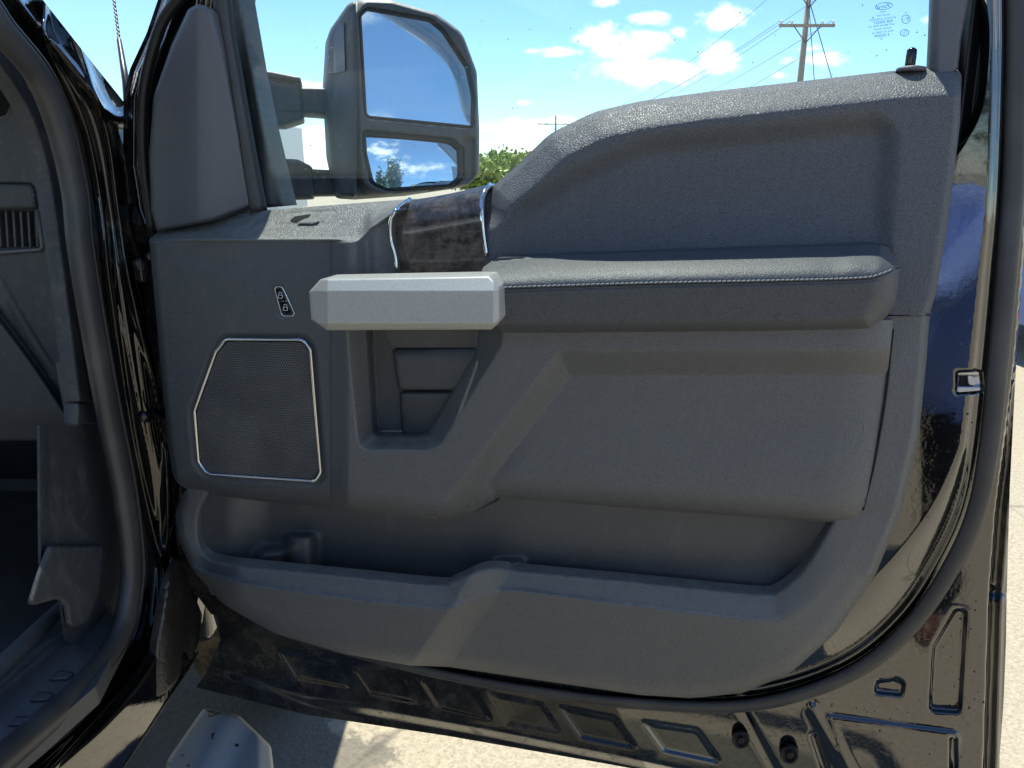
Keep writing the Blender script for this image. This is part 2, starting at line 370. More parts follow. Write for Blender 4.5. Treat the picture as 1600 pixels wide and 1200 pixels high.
def relief(name, plane, outline, dfn, material, parent=None, step=3.0, thick=.006, R=0, Rd=None, smooth=True, **props):
    """height field over a plane, cut to an outline, with rounded rim and side walls"""
    poly = np.asarray(outline, float)
    x0, y0 = poly.min(0) - step; x1, y1 = poly.max(0) + step
    nx = int((x1 - x0) / step) + 2; ny = int((y1 - y0) / step) + 2
    X, Y = np.meshgrid(x0 + np.arange(nx) * step, y0 + np.arange(ny) * step)
    cx = X[:-1, :-1] + step / 2; cy = Y[:-1, :-1] + step / 2
    K = inside(poly, cx, cy)
    Kp = np.pad(K, 1)
    idx = np.arange(nx * ny).reshape(ny, nx)
    a, b, c, d = idx[:-1, :-1], idx[1:, :-1], idx[1:, 1:], idx[:-1, 1:]
    quads = np.stack([a[K], b[K], c[K], d[K]], -1)
    E = []
    for (p, q, nb) in ((a, b, Kp[1:-1, :-2]), (b, c, Kp[2:, 1:-1]), (c, d, Kp[1:-1, 2:]), (d, a, Kp[:-2, 1:-1])):
        m = K & ~nb; E.append(np.stack([p[m], q[m]], -1))
    E = np.concatenate(E)
    bv = np.unique(E); xf = X.ravel().copy(); yf = Y.ravel().copy()
    dist, qx, qy = nearest(poly, xf[bv], yf[bv]); ok = dist < step * 1.3
    xf[bv[ok]] = qx[ok]; yf[bv[ok]] = qy[ok]
    used = np.unique(quads); remap = -np.ones(nx * ny, int); remap[used] = np.arange(len(used))
    xf = xf[used]; yf = yf[used]; quads = remap[quads]; E = remap[E]; bv = remap[bv]
    D = np.broadcast_to(np.asarray(dfn(xf, yf), float), xf.shape).copy() if callable(dfn) else np.full(xf.shape, float(dfn))
    if R > 0:
        dd = nearest(poly, xf, yf)[0]; t = np.clip(dd / R, 0, 1); rd = R * .00095 if Rd is None else Rd
        D -= rd * (1 - np.sqrt(np.clip(1 - (1 - t) ** 2, 0, 1)))
    V = plane(xf, yf, D)
    nV = len(V)
    bi = -np.ones(nV, int); bi[bv] = np.arange(len(bv))
    if R > 0:
        back = V[bv] - plane.n * thick
        V2 = np.concatenate([V, back]); s = np.stack([E[:, 1], E[:, 0], nV + bi[E[:, 0]], nV + bi[E[:, 1]]], -1)
    else:
        V2 = np.concatenate([V, V[bv], V[bv] - plane.n * thick]); k = len(bv)
        s = np.stack([nV + bi[E[:, 1]], nV + bi[E[:, 0]], nV + k + bi[E[:, 0]], nV + k + bi[E[:, 1]]], -1)
    return mesh_obj(name, V2, np.concatenate([quads, s]), material, parent, smooth, **props)

def tube(name, pts, rad, material, parent=None, seg=10, flat=1.0, closed=False, flatdir=None, **props):
    P = np.asarray(pts, float); n = len(P)
    rad = np.broadcast_to(np.asarray(rad, float), (n,)) if np.ndim(rad) == 0 else np.interp(np.linspace(0, 1, n), np.linspace(0, 1, len(rad)), rad)
    T = np.gradient(P, axis=0) if not closed else (np.roll(P, -1, 0) - np.roll(P, 1, 0)); T /= np.linalg.norm(T, axis=1)[:, None] + 1e-12
    u = np.array(flatdir if flatdir is not None else (0.02, -.05, 1.0)); U = np.zeros_like(P); W_ = np.zeros_like(P)
    for i in range(n):
        v = u - T[i] * (u @ T[i])
        if np.linalg.norm(v) < 1e-3: v = np.cross(T[i], (1, 0, 0))
        v /= np.linalg.norm(v); U[i] = v; W_[i] = np.cross(T[i], v)
        if flatdir is None: u = v
    A = np.linspace(0, 2 * np.pi, seg, endpoint=False)
    V = (P[:, None, :] + rad[:, None, None] * (np.cos(A)[None, :, None] * U[:, None, :] * flat + np.sin(A)[None, :, None] * W_[:, None, :])).reshape(-1, 3)
    Fc = []
    for i in range(n if closed else n - 1):
        j = (i + 1) % n
        for k in range(seg): k2 = (k + 1) % seg; Fc.append((i * seg + k, j * seg + k, j * seg + k2, i * seg + k2))
    if not closed: Fc.append(tuple(range(seg))); Fc.append(tuple((n - 1) * seg + k for k in reversed(range(seg))))
    return mesh_obj(name, V, Fc, material, parent, True, **props)
def loft(name, rows, material, parent=None, n=60, thick=0, **props):
    R = []
    for r in rows:
        c = crom(r, 12); s = np.concatenate([[0], np.cumsum(np.linalg.norm(np.diff(c, axis=0), axis=1))]); t = np.linspace(0, s[-1], n)
        R.append(np.stack([np.interp(t, s, c[:, k]) for k in range(3)], -1))
    V = np.concatenate(R); m = len(R)
    Fc = np.array([(i * n + j, i * n + j + 1, (i + 1) * n + j + 1, (i + 1) * n + j) for i in range(m - 1) for j in range(n - 1)])
    return mesh_obj(name, V, Fc, material, parent, True, **props)
def boxes(name, bl, material, parent=None, bev=.01, smooth=False, **props):
    bm = bmesh.new()
    for (c, s, *rz) in bl:
        r = bmesh.ops.create_cube(bm, size=1); vs = r['verts']
        mtx = Matrix.Translation(c) @ (rz[0] if rz else Matrix.Identity(4)) @ Matrix.Diagonal((*s, 1)); bmesh.ops.transform(bm, matrix=mtx, verts=vs)
    if bev: bmesh.ops.bevel(bm, geom=list(bm.edges), offset=bev, segments=2, profile=.6, affect='EDGES')
    V = np.array([v.co[:] for v in bm.verts]); Fc = [[v.index for v in f.verts] for f in bm.faces]
    bm.verts.index_update(); Fc = [[v.index for v in f.verts] for f in bm.faces]; bm.free()
    return mesh_obj(name, V, Fc, material, parent, smooth, **props)
def prism(name, pts2, fn0, fn1, material, parent=None, **props):
    """closed solid between two planes: pts2 polygon, fn0/fn1 map (x,y)->3d front/back"""
    A = np.array([fn0(p) for p in pts2]); B = np.array([fn1(p) for p in pts2]); n = len(A)
    Fc = [tuple(range(n - 1, -1, -1)), tuple(range(n, 2 * n))] + [(i, (i + 1) % n, n + (i + 1) % n, n + i) for i in range(n)]
    return mesh_obj(name, np.concatenate([A, B]), Fc, material, parent, False, **props)
def text(name, body, plane, px, py, size, material, parent=None, mirror=False, rot=0, d=.001, depth=.0002, shear=0, align='CENTER', sx=1):
    cu = bpy.data.curves.new('t', 'FONT'); cu.body = body; cu.size = 1; cu.align_x = align; cu.align_y = 'CENTER'; cu.shear = shear; cu.extrude = 0; cu.resolution_u = 3
    o = bpy.data.objects.new('t', cu); COL.objects.link(o); dg = bpy.context.evaluated_depsgraph_get(); dg.update()
    me = bpy.data.meshes.new_from_object(o.evaluated_get(dg)); bpy.data.objects.remove(o); bpy.data.curves.remove(cu)
    V = np.array([v.co[:] for v in me.vertices]); Fc = [tuple(p.vertices) for p in me.polygons]; bpy.data.meshes.remove(me)
    x = V[:, 0] * size * sx * (-1 if mirror else 1); y = -V[:, 1] * size
    cr, sr = math.cos(rot), math.sin(rot); X = px + x * cr - y * sr; Y = py + x * sr + y * cr
    return X, Y, V, Fc, plane(X, Y, np.full(X.shape, d))
def text_obj(name, items, material, parent, label=None):
    Vs = []; Fs = []; k = 0
    for it in items:
        _, _, _, Fc, W_ = it
        Vs.append(W_); Fs += [tuple(i + k for i in f) for f in Fc]; k += len(W_)
    o = mesh_obj(name, np.concatenate(Vs), Fs, material, parent, False)
    if label: o['label'] = label
    return o

# ------------------------------------------------------------------ setting
gx = np.concatenate([-np.geomspace(900, 3, 14), np.linspace(-2.4, 3, 8), np.geomspace(3.6, 900, 14)])
GX, GY = np.meshgrid(gx, gx); n = len(gx)
gq = np.array([(j * n + i, j * n + i + 1, (j + 1) * n + i + 1, (j + 1) * n + i) for j in range(n - 1) for i in range(n - 1)])
GV = np.stack([GX.ravel(), GY.ravel(), np.zeros(n * n)], -1); gc = GV.mean(0)
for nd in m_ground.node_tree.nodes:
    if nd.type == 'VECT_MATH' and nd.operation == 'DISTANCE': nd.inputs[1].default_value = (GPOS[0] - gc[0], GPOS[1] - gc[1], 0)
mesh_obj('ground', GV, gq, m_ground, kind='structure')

exec_part = None
# ------------------------------------------------------------------ the pickup truck
truck = empty('pickup_truck', (-1.5, .9, 0), label='black pickup truck with its front passenger door wide open', category='pickup truck')

# ---- open door: painted shell
SEAL = crom([(1590, -60), (1590, 100), (1583, 300), (1572, 430), (1560, 560), (1545, 700), (1525, 800), (1487, 885), (1430, 970), (1355, 1038), (1260, 1082), (1150, 1104), (1000, 1100), (850, 1082), (700, 1056), (560, 1022), (430, 982), (340, 930)], 8)
seal_poly = np.vstack([SEAL, [(340, -60)]])
para = [fillet([(760, 1079, 5), (848, 1097, 12), (884, 1150, 8), (790, 1133, 8)]), fillet([(868, 1100, 5), (962, 1119, 12), (1002, 1174, 8), (906, 1155, 8)]),
        fillet([(998, 1124, 5), (1092, 1138, 14), (1134, 1197, 8), (1036, 1176, 8)]), fillet([(546, 1040, 5), (632, 1056, 12), (664, 1104, 8), (577, 1086, 8)]),
        fillet([(652, 1060, 5), (742, 1076, 12), (776, 1130, 8), (682, 1108, 8)]), fillet([(430, 1012, 5), (525, 1030, 12), (556, 1080, 8), (462, 1062, 8)])]
longrec = fillet([(1492, 948, 10), (1512, 953, 6), (1502, 1116, 8), (1450, 1112, 8), (1456, 1010, 8)])
smallrec = fillet([(1368, 1062, 5), (1402, 1058, 14), (1416, 1066, 10), (1411, 1089, 8), (1364, 1084, 5)])
slot = fillet([(1262, 1146, 8), (1276, 1142, 8), (1298, 1206, 8), (1284, 1212, 8)])
lowbox = fillet([(1482, 1150, 4), (1497, 1150, 4), (1496, 1230, 4), (1480, 1230, 4)])
ribtri = fillet([(1292, 1118, 4), (1500, 1146, 8), (1480, 1240), (1340, 1240)])
notch = fillet([(1494, 580, 4), (1533, 578, 2), (1536, 612, 3), (1492, 616, 4)])
winedge = crom([(1532, -60), (1546, 40), (1543, 120), (1535, 170), (1520, 205), (1492, 248), (1440, 300)], 8)
def shell_d(x, y):
    s = sd(seal_poly, x, y)                      # + inside the seal
    d = np.full(x.shape, .012)
    # inner band rolls away towards the seal
    d -= .030 * (1 - sst(s, 14, np.interp(y, [300, 700, 900], [40, 44, 95]))) * (s > -200)
    d += .010 * np.exp(-((s - 24) / 6.0) ** 2)
    d = np.where(s < 14, -.018 + (d + .018) * lin(s, 6, 14), d)
    low = sst(y, 860, 960)
    d += low * .004 * (s < 0)
    # window frame column at the right
    for p in para: d -= (.006 if p[:, 0].min() > 860 else .003) * sst(sd(p, x, y), -1, 8)
    for p, q in ((longrec, .010), (smallrec, .009), (slot, .006), (lowbox, .008)): d -= q * sst(sd(p, x, y), -1, 6)
    d += .005 * sst(sd(ribtri, x, y), -6, 4) * (y > 1080)
    line = np.array([(1270, 1108.), (1345, 1240)]); d += .006 * np.exp(-(ld(line, x, y) / 9) ** 2)
    d -= .004 * np.exp(-((ld(np.array([(1160, 1108.), (1230, 1240)]), x, y)) / 6) ** 2)
    # lower hem: steps back then the outer skin
    hem = np.array([(330, 1040.), (480, 1090), (760, 1140), (960, 1180), (1120, 1215)])
    hy = np.interp(x, hem[:, 0], hem[:, 1]); d -= .018 * sst(y, hy - 4, hy + 14) * (x < 1200)
    # right flange steps: vertical hem lines
    ex = np.interp(y, [-60, 300, 560, 800, 930, 1240], [1620, 1608, 1586, 1556, 1546, 1536])
    d -= .030 * sst(x, ex - 3, ex + 3)
    ex2 = ex + 18
    d += .010 * np.exp(-((x - ex2) / 5) ** 2)
    d -= .020 * sst(sd(notch, x, y), -1, 2)
    d -= .008 * np.exp(-((y - 925 - 3 * np.sin(x)) / 7) ** 2) * (x > ex)
    return d
shell_out = np.array(list(map(tuple, winedge)) + [(1420, 420), (1395, 700), (1290, 900), (1100, 985), (850, 960), (600, 935), (420, 870), (318, 880), (328, 930), (341, 968), (344, 1000), (335, 1035), (306, 1074), (480, 1117), (700, 1150), (900, 1185), (1140, 1228), (1300, 1262), (1561, 1262), (1562, 1180), (1568, 1100), (1572, 1000), (1573, 930), (1578, 760), (1586, 600), (1597, 430), (1612, 200), (1622, -60)])
door = relief('door_shell', DOOR, shell_out, shell_d, m_paint, truck, step=2.6, thick=.03)
me = door.data; me.materials.append(m_dirty)
# front (hinge) edge of the door and frame
frame_out = fillet([(262, -60), (250, -10, 20), (229, 52, 40), (203, 108, 30), (193, 152, 20), (192, 260, 20), (203, 330, 20), (236, 420), (300, 420), (330, 60), (345, -60)])
def frame_d(x, y):
    s = sd(frame_out, x, y); e = np.minimum(s, 60)
    return -.035 + .012 * sst(e, 8, 14) - .010 * sst(e, 18, 22) + .014 * sst(e, 24, 28)
relief('door_frame_front', DOOR, frame_out, frame_d, m_paint, truck, step=2.2, thick=.10)
hinge_edge = fillet([(203, 320), (250, 320), (330, 600), (340, 870), (352, 960), (330, 960), (285, 900), (262, 760), (240, 560)])
relief('hinge_edge', DOOR, hinge_edge, lambda x, y: -.03 + .004 * np.sin(y / 17) + .01 * sst(x, 215, 250), m_dirty, truck, step=4, thick=.14)
relief('door_outer_skin', DOOR, np.array([(206, 350), (420, 350), (640, 335), (765, 312), (870, 236), (1000, 182), (1300, 146), (1480, 130), (1585, 130), (1580, 600), (1560, 1000), (1552, 1245), (1140, 1212), (700, 1136), (480, 1104), (316, 1064), (345, 1000), (330, 950), (285, 880), (240, 600)]), -.13, m_paint, truck, step=14, thick=.004)
# seals
seal_w = DOOR(SEAL[:, 0], SEAL[:, 1], np.full(len(SEAL), -.008))
tube('door_seal', seal_w, [.013, .0125, .0125, .012, .012, .011, .010, .009, .008], m_rubber, truck, seg=14, flat=.55, flatdir=DOOR.n)
fr_line = crom([(318, -40), (262, 20), (238, 80), (224, 150), (224, 250), (238, 360)], 8)
tube('frame_seal', DOOR(fr_line[:, 0], fr_line[:, 1], np.full(len(fr_line), -.006)), .008, m_rubdark, truck, seg=10)
ft = crom([(300, -45), (290, -300), (310, -600), (400, -760), (560, -815), (1000, -830), (1400, -820), (1560, -720), (1600, -420), (1568, -45)], 8)
tube('door_frame_top', DOOR(ft[:, 0], ft[:, 1], -.03 + .12 * np.clip((-45 - ft[:, 1]) / 400, 0, 1)), .030, m_paint, truck, seg=12)
# rear window frame pillar cover + glass run channel
relief('window_frame_trim', DOOR, fillet([(1456, -60), (1528, -60), (1516, 0), (1502, 60), (1497, 108, 4), (1470, 130), (1449, 118), (1452, 60)]), lambda x, y: .0 + .012 * lin(x, 1449, 1466) - .01 * lin(x, 1500, 1530), m_sail, truck, step=3, R=5)
relief('glass_run_channel', DOOR, np.array([(1524, -60), (1538, -60), (1548, 30), (1545, 120), (1537, 165), (1522, 200), (1488, 250), (1440, 300), (1440, 240), (1470, 150), (1490, 100), (1505, 30)]), lambda x, y: -.016 - .006 * np.cos((x + y * .12) / 2.5 * .5), m_rubdark, truck, step=2.6, thick=.02)
# latch, plugs
latch = relief('door_latch', DOOR, fillet([(1497, 583, 2), (1529, 581, 2), (1532, 610, 3), (1496, 613, 3)]), lambda x, y: .010 - .012 * sst(-np.abs(y - 595), -10, -6), m_steel, truck, step=1.6, thick=.01)
relief('latch_slot', DOOR, fillet([(1501, 588, 2), (1520, 586, 4), (1522, 602, 4), (1500, 605, 2)]), .0025, m_pitch, latch, step=2, thick=.004)
relief('latch_pawl', DOOR, fillet([(1512, 586, 3), (1520, 588, 3), (1526, 602, 3), (1514, 601, 3)]), .008, m_steel, latch, step=1.6, thick=.006)
for (cx, cy, r) in ((1158, 1157, 14), (1234, 1180, 15)):
    A = np.linspace(0, 2 * np.pi, 28, endpoint=False)
    pg = relief('screw_plug', DOOR, np.stack([cx + r * np.cos(A), cy + r * .95 * np.sin(A)], -1), lambda x, y: -.003 - .003 * np.cos(np.hypot(x - cx, y - cy) * .75), m_black, truck, step=1.5, R=3, thick=.004)
    relief('plug_recess', DOOR, np.stack([cx + 4 * np.cos(A), cy + 4 * np.sin(A)], -1), .002, m_pitch, pg, step=1.5, thick=.004)

# ---- upper soft trim
up_out = fillet([(742, 440), (760, 402), (755, 360, 30), (753, 315, 10), (770, 291, 12), (810, 256, 60), (860, 208, 80), (930, 174, 120), (1000, 158, 120), (1100, 144, 200), (1250, 127, 200), (1400, 110, 200), (1488, 104, 14), (1503, 114, 14), (1500, 190, 60), (1490, 280, 60), (1476, 380, 80), (1462, 460, 40), (1452, 493, 3), (1380, 494), (1380, 540), (742, 540)], 8)
up_top = up_out[(up_out[:, 1] < 330) & (up_out[:, 0] > 740) & ((up_out[:, 0] < 1400) | (up_out[:, 1] < 112))]; up_top = up_top[np.argsort(up_top[:, 0])]; up_top = up_top[up_top[:, 0] < 1492]
up_rec = fillet([(790, 330, 60), (900, 262, 120), (1010, 215, 120), (1200, 196, 100), (1372, 178, 40), (1402, 205, 40), (1392, 330, 60), (1372, 600), (760, 600)], 8)
up_right = up_out[(up_out[:, 0] > 1440) & (up_out[:, 1] > 112) & (up_out[:, 1] < 494)]; up_right = up_right[np.argsort(up_right[:, 1])]
def up_d(x, y):
    t = ld(up_top, x, y)
    d = np.full(x.shape, .048)
    d -= .046 * (1 - soft(t, -8, 44, .45)) + .012 * (1 - sst(t, -2, 10))     # top slope
    s = sd(up_rec, x, y); d -= .016 * sst(s, -12, 34)
    d += .004 * sst(y, 300, 400) * sst(s, 0, 40)
    d += .0010 * np.sin(x / 95 + y / 60) * sst(s, 0, 40)
    er = ld(up_right, x, y)
    d -= .016 * (1 - np.sqrt(np.clip(1 - (1 - lin(er, 0, 14)) ** 2, 0, 1)))
    el_ = x - 756; d -= .008 * (1 - np.sqrt(np.clip(1 - (1 - lin(el_, 0, 12)) ** 2, 0, 1)))
    return d
relief('upper_trim', DOOR, up_out, up_d, m_leather, truck, step=2.6, thick=.045)
# lock pin
pinpts = [DOOR(np.array(1421.), np.array(108.), .001) + np.array((0, 0, z)) for z in (0, .006, .014, .021, .0235)]
pin = tube('lock_pin', pinpts, [.0055, .0058, .0058, .0055, .002], m_dark_gloss, truck, seg=14)
tube('pin_collar', [pinpts[0] + np.array((0, -.004, -.003)), pinpts[0] + np.array((0, -.004, .001)), pinpts[0] + np.array((0, -.004, .0028))], [.0165, .0155, .009], m_sail, pin, seg=24)

q = np.array([(1386., 492.5), (1420, 492.5), (1453, 492)]); tube('trim_seam', DOOR(q[:, 0], q[:, 1], np.array([.047, .047, .040])), .0013, m_pitch, truck, seg=6)
# ---- burl inlay with chrome strips
burl_out = np.vstack([crom([(640, 313), (700, 303), (768, 287)], 6), crom([(768, 289), (756, 310), (754, 350), (760, 385), (764, 440)], 6), crom([(622, 440), (618, 400), (611, 370), (613, 342), (640, 313)], 6)])
def burl_d(x, y):
    ty = np.interp(x, [640, 768], [313, 289]); t = y - ty
    return .044 - .05 * (1 - np.sqrt(np.clip(1 - (1 - lin(t, 0, 55)) ** 2, 0, 1))) - .0 * x
relief('burl_inlay', DOOR, burl_out, burl_d, m_burl, truck, step=2.6, thick=.02)
for pts, k in (([(641, 311), (622, 326), (611, 342), (610, 372), (617, 400), (622, 436)], 0), ([(767, 287), (757, 300), (753, 318), (754, 355), (760, 400)], 1)):
    c = crom(pts, 8); dd = burl_d(c[:, 0], c[:, 1]) + .006 if k else np.maximum(burl_d(c[:, 0], c[:, 1]) + .006, np.where(c[:, 1] > 330, .064, -.004 + .068 * (c[:, 1] - 311) / 19))
    tube('chrome_strip', DOOR(c[:, 0], c[:, 1], np.clip(dd, .0, 1)), .0032, m_chrome, truck, seg=10)

# ---- main moulded panel (speaker side, pull cup and lower bolster)
main_out = fillet([(233, 374, 4), (246, 363, 6), (300, 352), (400, 330, 30), (500, 322), (641, 311), (622, 326), (611, 342, 20), (611, 372, 20), (617, 400), (622, 436), (640, 470), (740, 470), (742, 500), (1396, 500), (1383, 620, 60), (1364, 730, 40), (1350, 792, 20), (1330, 816, 14), (1296, 817, 20), (1000, 795), (830, 781, 60), (788, 778, 26), (742, 800, 26), (712, 811, 20), (680, 811, 20), (560, 797), (400, 782), (300, 770, 30), (272, 752, 30), (263, 700, 60), (250, 560, 60), (241, 460)], 6)
ledge = crom([(226, 378), (330, 375), (430, 377), (550, 373), (582, 354), (612, 334), (650, 311)], 6)
ledge_y = lambda x: np.interp(x, ledge[:, 0], ledge[:, 1])
back_y = lambda x: np.interp(x, [230, 246, 400, 500, 641], [374, 363, 330, 322, 311])
cup = fillet([(573, 440), (573, 517), (583, 683, 12), (668, 683, 16), (746, 552, 10), (749, 517), (749, 440)])
cup_o = fillet([(539, 440), (541, 517), (560, 703, 18), (684, 704, 30), (784, 540, 10), (790, 440)])
rec = fillet([(872, 548, 18), (1560, 545), (1560, 960), (600, 960), (700, 772)], 8)
botline = crom([(250, 764), (400, 782), (560, 797), (690, 811), (718, 809), (745, 797), (772, 783), (800, 779.5), (1000, 795), (1296, 817), (1400, 826)], 6)
rightline = crom([(1402, 480), (1396, 500), (1383, 620), (1364, 730), (1345, 810), (1335, 900)], 6)
spk_o = fillet([(350, 526, 12), (478, 527, 16), (489, 545, 12), (505, 742, 14), (495, 756, 10), (322, 744, 18), (306, 722, 12), (300, 642, 12), (334, 548, 12)])
def main_d(x, y):
    d = np.full(x.shape, .084)
    d += -.026 * (1 - soft(x, 515, 545, .5)) * (y > 376)            # speaker side sits further back
    # wall right of the ledge corner turns towards the chrome strip
    m = (y < 445) * sst(y, ledge_y(x) - 2, ledge_y(x) + 6); ex = np.interp(y, [340, 372, 445], [562, 552, 556])
    d -= m * .020 * soft(x, ex, ex + 22, .6); d -= m * .006 * soft(x, 585, 604, .8)
    # ledge slopes back
    ly = ledge_y(x); by = back_y(x); t = np.clip((ly - y) / np.maximum(ly - by, 6), 0, 1)
    dd = .058 - .066 * soft(t, 0, 1, .0); k = sst(y, ly - 5, ly + 6)
    pass
    d = d * k + dd * (1 - k)
    # pull cup
    co = sd(cup_o, x, y); ci = sd(cup, x, y)
    w_ = np.where(co > 0, co / (co + np.maximum(-ci, 0) + 1e-6), 0); w_ = np.where(ci > 0, 1, w_)
    d -= .036 * soft(w_, 0, 1, .1); d -= .046 * lin(ci, 0, 8)
    # bolster recess
    s = sd(rec, x, y); d -= .026 * soft(s, 0, 40, .25)
    d += .006 * sst(y, 640, 790) * sst(s, 30, 60)
    # roll away right and bottom
    r = ld(rightline, x, y); d -= .019 * (1 - np.sqrt(np.clip(1 - (1 - lin(r, 0, 74)) ** 2, 0, 1))) * (x > 900)
    b = ld(botline, x, y); bw = np.where(x > 740, 42, 36); d -= .034 * (1 - np.sqrt(np.clip(1 - (1 - np.clip(b / bw, 0, 1)) ** 2, 0, 1)))
    le = x - np.interp(y, [360, 460, 560, 700, 752], [233, 241, 250, 263, 272]); d -= .012 * (1 - np.sqrt(np.clip(1 - (1 - lin(le, 0, 10)) ** 2, 0, 1)))
    # speaker bezel recess
    d -= .004 * sst(sd(spk_o, x, y), -8, 0)
    # switch recess
    d -= .003 * sst(sd(sw_o, x, y), -3, 1)
    d -= .0016 * np.exp(-(np.abs(sd(win_sw, x, y)) / 1.6) ** 2)
    # horizontal design line left of the lock switch, where the armrest console begins
    return d
sw_o = fillet([(424, 447, 7), (441, 447, 7), (462, 492, 6), (440, 498, 8), (434, 490, 5)])
win_sw = fillet([(424, 352, 3), (446, 334, 12), (526, 329, 3), (510, 349, 3)])
main = relief('main_panel', DOOR, main_out, main_d, m_trim, truck, step=2.2, thick=.05)
# the speaker side is a different, finer plastic: give those faces the second material
me = main.data; me.materials.append(m_fine)
c0 = WL[main.name]
cam_m = np.stack([np.array([1., 0, 0]), up, fwd])
def to_px(V):
    q = (V - CAM) @ cam_m.T; return 800 + F * q[:, 0] / q[:, 2], 600 - F * q[:, 1] / q[:, 2]
ctr = np.empty(len(me.polygons) * 3); me.polygons.foreach_get('center', ctr); ctr = ctr.reshape(-1, 3) + np.array(c0)
cx_, cy_ = to_px(ctr); isf = (cx_ < 520) & (cy_ > ledge_y(cx_) + 1)
me.polygons.foreach_set('material_index', isf.astype(np.int32))
dm = door.data; dc = np.empty(len(dm.polygons) * 3); dm.polygons.foreach_get('center', dc); dc = dc.reshape(-1, 3) + np.array(WL[door.name])
dx_, dy_ = to_px(dc); dm.polygons.foreach_set('material_index', ((dx_ < 985 + (dy_ - 1150) * .5) & (dy_ > 900)).astype(np.int32))
rs_l = rightline[(rightline[:, 1] > 500) & (rightline[:, 1] < 805)]; tube('trim_seam', DOOR(rs_l[:, 0] + 1, rs_l[:, 1], np.full(len(rs_l), .0445)), .0014, m_pitch, truck, seg=6)
# window switch wedge
ws = relief('window_switch', DOOR, fillet([(450, 346, 3), (461, 338, 2), (487, 334, 2), (480, 340), (490, 347, 2)]), lambda x, y: main_d(x, y) + .0015, m_black, truck, step=1.2, thick=.004)
wt = relief('switch_toggle', DOOR, fillet([(462, 349, 1), (478, 341, 1), (500, 345, 2), (488, 350, 1)]), lambda x, y: main_d(x, y) + .005, m_sail, ws, step=1.2, thick=.004)
# speaker
spk_i = fillet([(356, 534, 9), (472, 535, 12), (482, 548, 9), (498, 736, 10), (489, 749, 8), (327, 739, 14), (313, 720, 9), (308, 643, 9), (340, 552, 9)])
sp_d = lambda x, y: .0575 + .003 * sst(sd(spk_i, x, y), 0, 60)
spk = relief('speaker_grille', DOOR, spk_i, sp_d, m_grille, truck, step=4, thick=.006)
cpts = fillet([(353, 530, 11), (475, 531, 14), (485, 546, 11), (501, 739, 12), (492, 752, 9), (324, 741, 16), (310, 721, 11), (304, 642, 11), (337, 550, 11)])
tube('speaker_bezel', DOOR(cpts[:, 0], cpts[:, 1], np.full(len(cpts), .0585)), .0028, m_chrome, spk, seg=8, closed=True, flatdir=DOOR.n)
# door lock switch
lsw = relief('lock_switch', DOOR, fillet([(429, 449, 5), (440, 449, 5), (458, 488, 4), (457, 492, 4), (442, 493, 6)]), .0555, m_dark_gloss, truck, step=1.2, thick=.006, R=2)
lp = fillet([(428, 448, 5), (441, 448, 5), (460, 489, 4), (458, 494, 4), (441, 494, 6)])
tube('switch_bezel', DOOR(lp[:, 0], lp[:, 1], np.full(len(lp), .0565)), .0012, m_chrome, lsw, seg=6, closed=True)
def padlock(cx, cy, open_):
    k = [np.array([(cx - 3.2, cy), (cx + 3.2, cy), (cx + 3.2, cy + 5), (cx - 3.2, cy + 5)])]
    sh = crom([(cx - 2.4, cy), (cx - 2.2, cy - 3.4), (cx, cy - 4.6), (cx + 2.2, cy - 3.4), (cx + 2.4, cy - (1.5 if open_ else 0))], 5); return k, sh
for (cx, cy, op) in ((438, 461, True), (446, 480, False)):
    k, sh = padlock(cx, cy, op)
    icon = tube('lock_symbol', DOOR(sh[:, 0], sh[:, 1], np.full(len(sh), .0568)), .0005, m_white, lsw, seg=4)
    for a, b in ((0, 1), (1, 2), (2, 3), (3, 0)):
        q = np.array([k[0][a], k[0][b]]); tube('lock_symbol', DOOR(q[:, 0], q[:, 1], np.full(2, .0568)), .0005, m_white, lsw, seg=4)
q = np.array([(436., 471), (452, 470)]); tube('button_gap', DOOR(q[:, 0], q[:, 1], np.full(2, .0562)), .0004, m_chrome, lsw, seg=4)
sc_ = crom([(1332, 650), (1346, 656), (1350, 672), (1342, 700), (1330, 722)], 6); tube('scuff_mark', DOOR(sc_[:, 0], sc_[:, 1], main_d(sc_[:, 0], sc_[:, 1]) + .0), [.0002, .0009, .0004, .0003, .0001], mat('pale_scuff', (.20, .21, .20), .7), truck, seg=5)
# pull cup inside pieces
relief('cup_insert', DOOR, fillet([(613, 546, 2), (760, 543), (748, 570), (728, 610, 4), (622, 609, 8)]), lambda x, y: .026 + .006 * lin(y, 545, 560), m_bin, truck, step=4, R=3, thick=.02)
relief('cup_upper_bar', DOOR, fillet([(598, 500), (762, 500), (752, 543), (612, 543, 3)]), lambda x, y: .036 - .01 * lin(y, 510, 543), m_bin, truck, step=4, thick=.02)
relief('cup_lower_panel', DOOR, fillet([(624, 613, 2), (726, 613), (684, 682), (628, 682)]), .018, m_bin, truck, step=4, thick=.015, R=2)

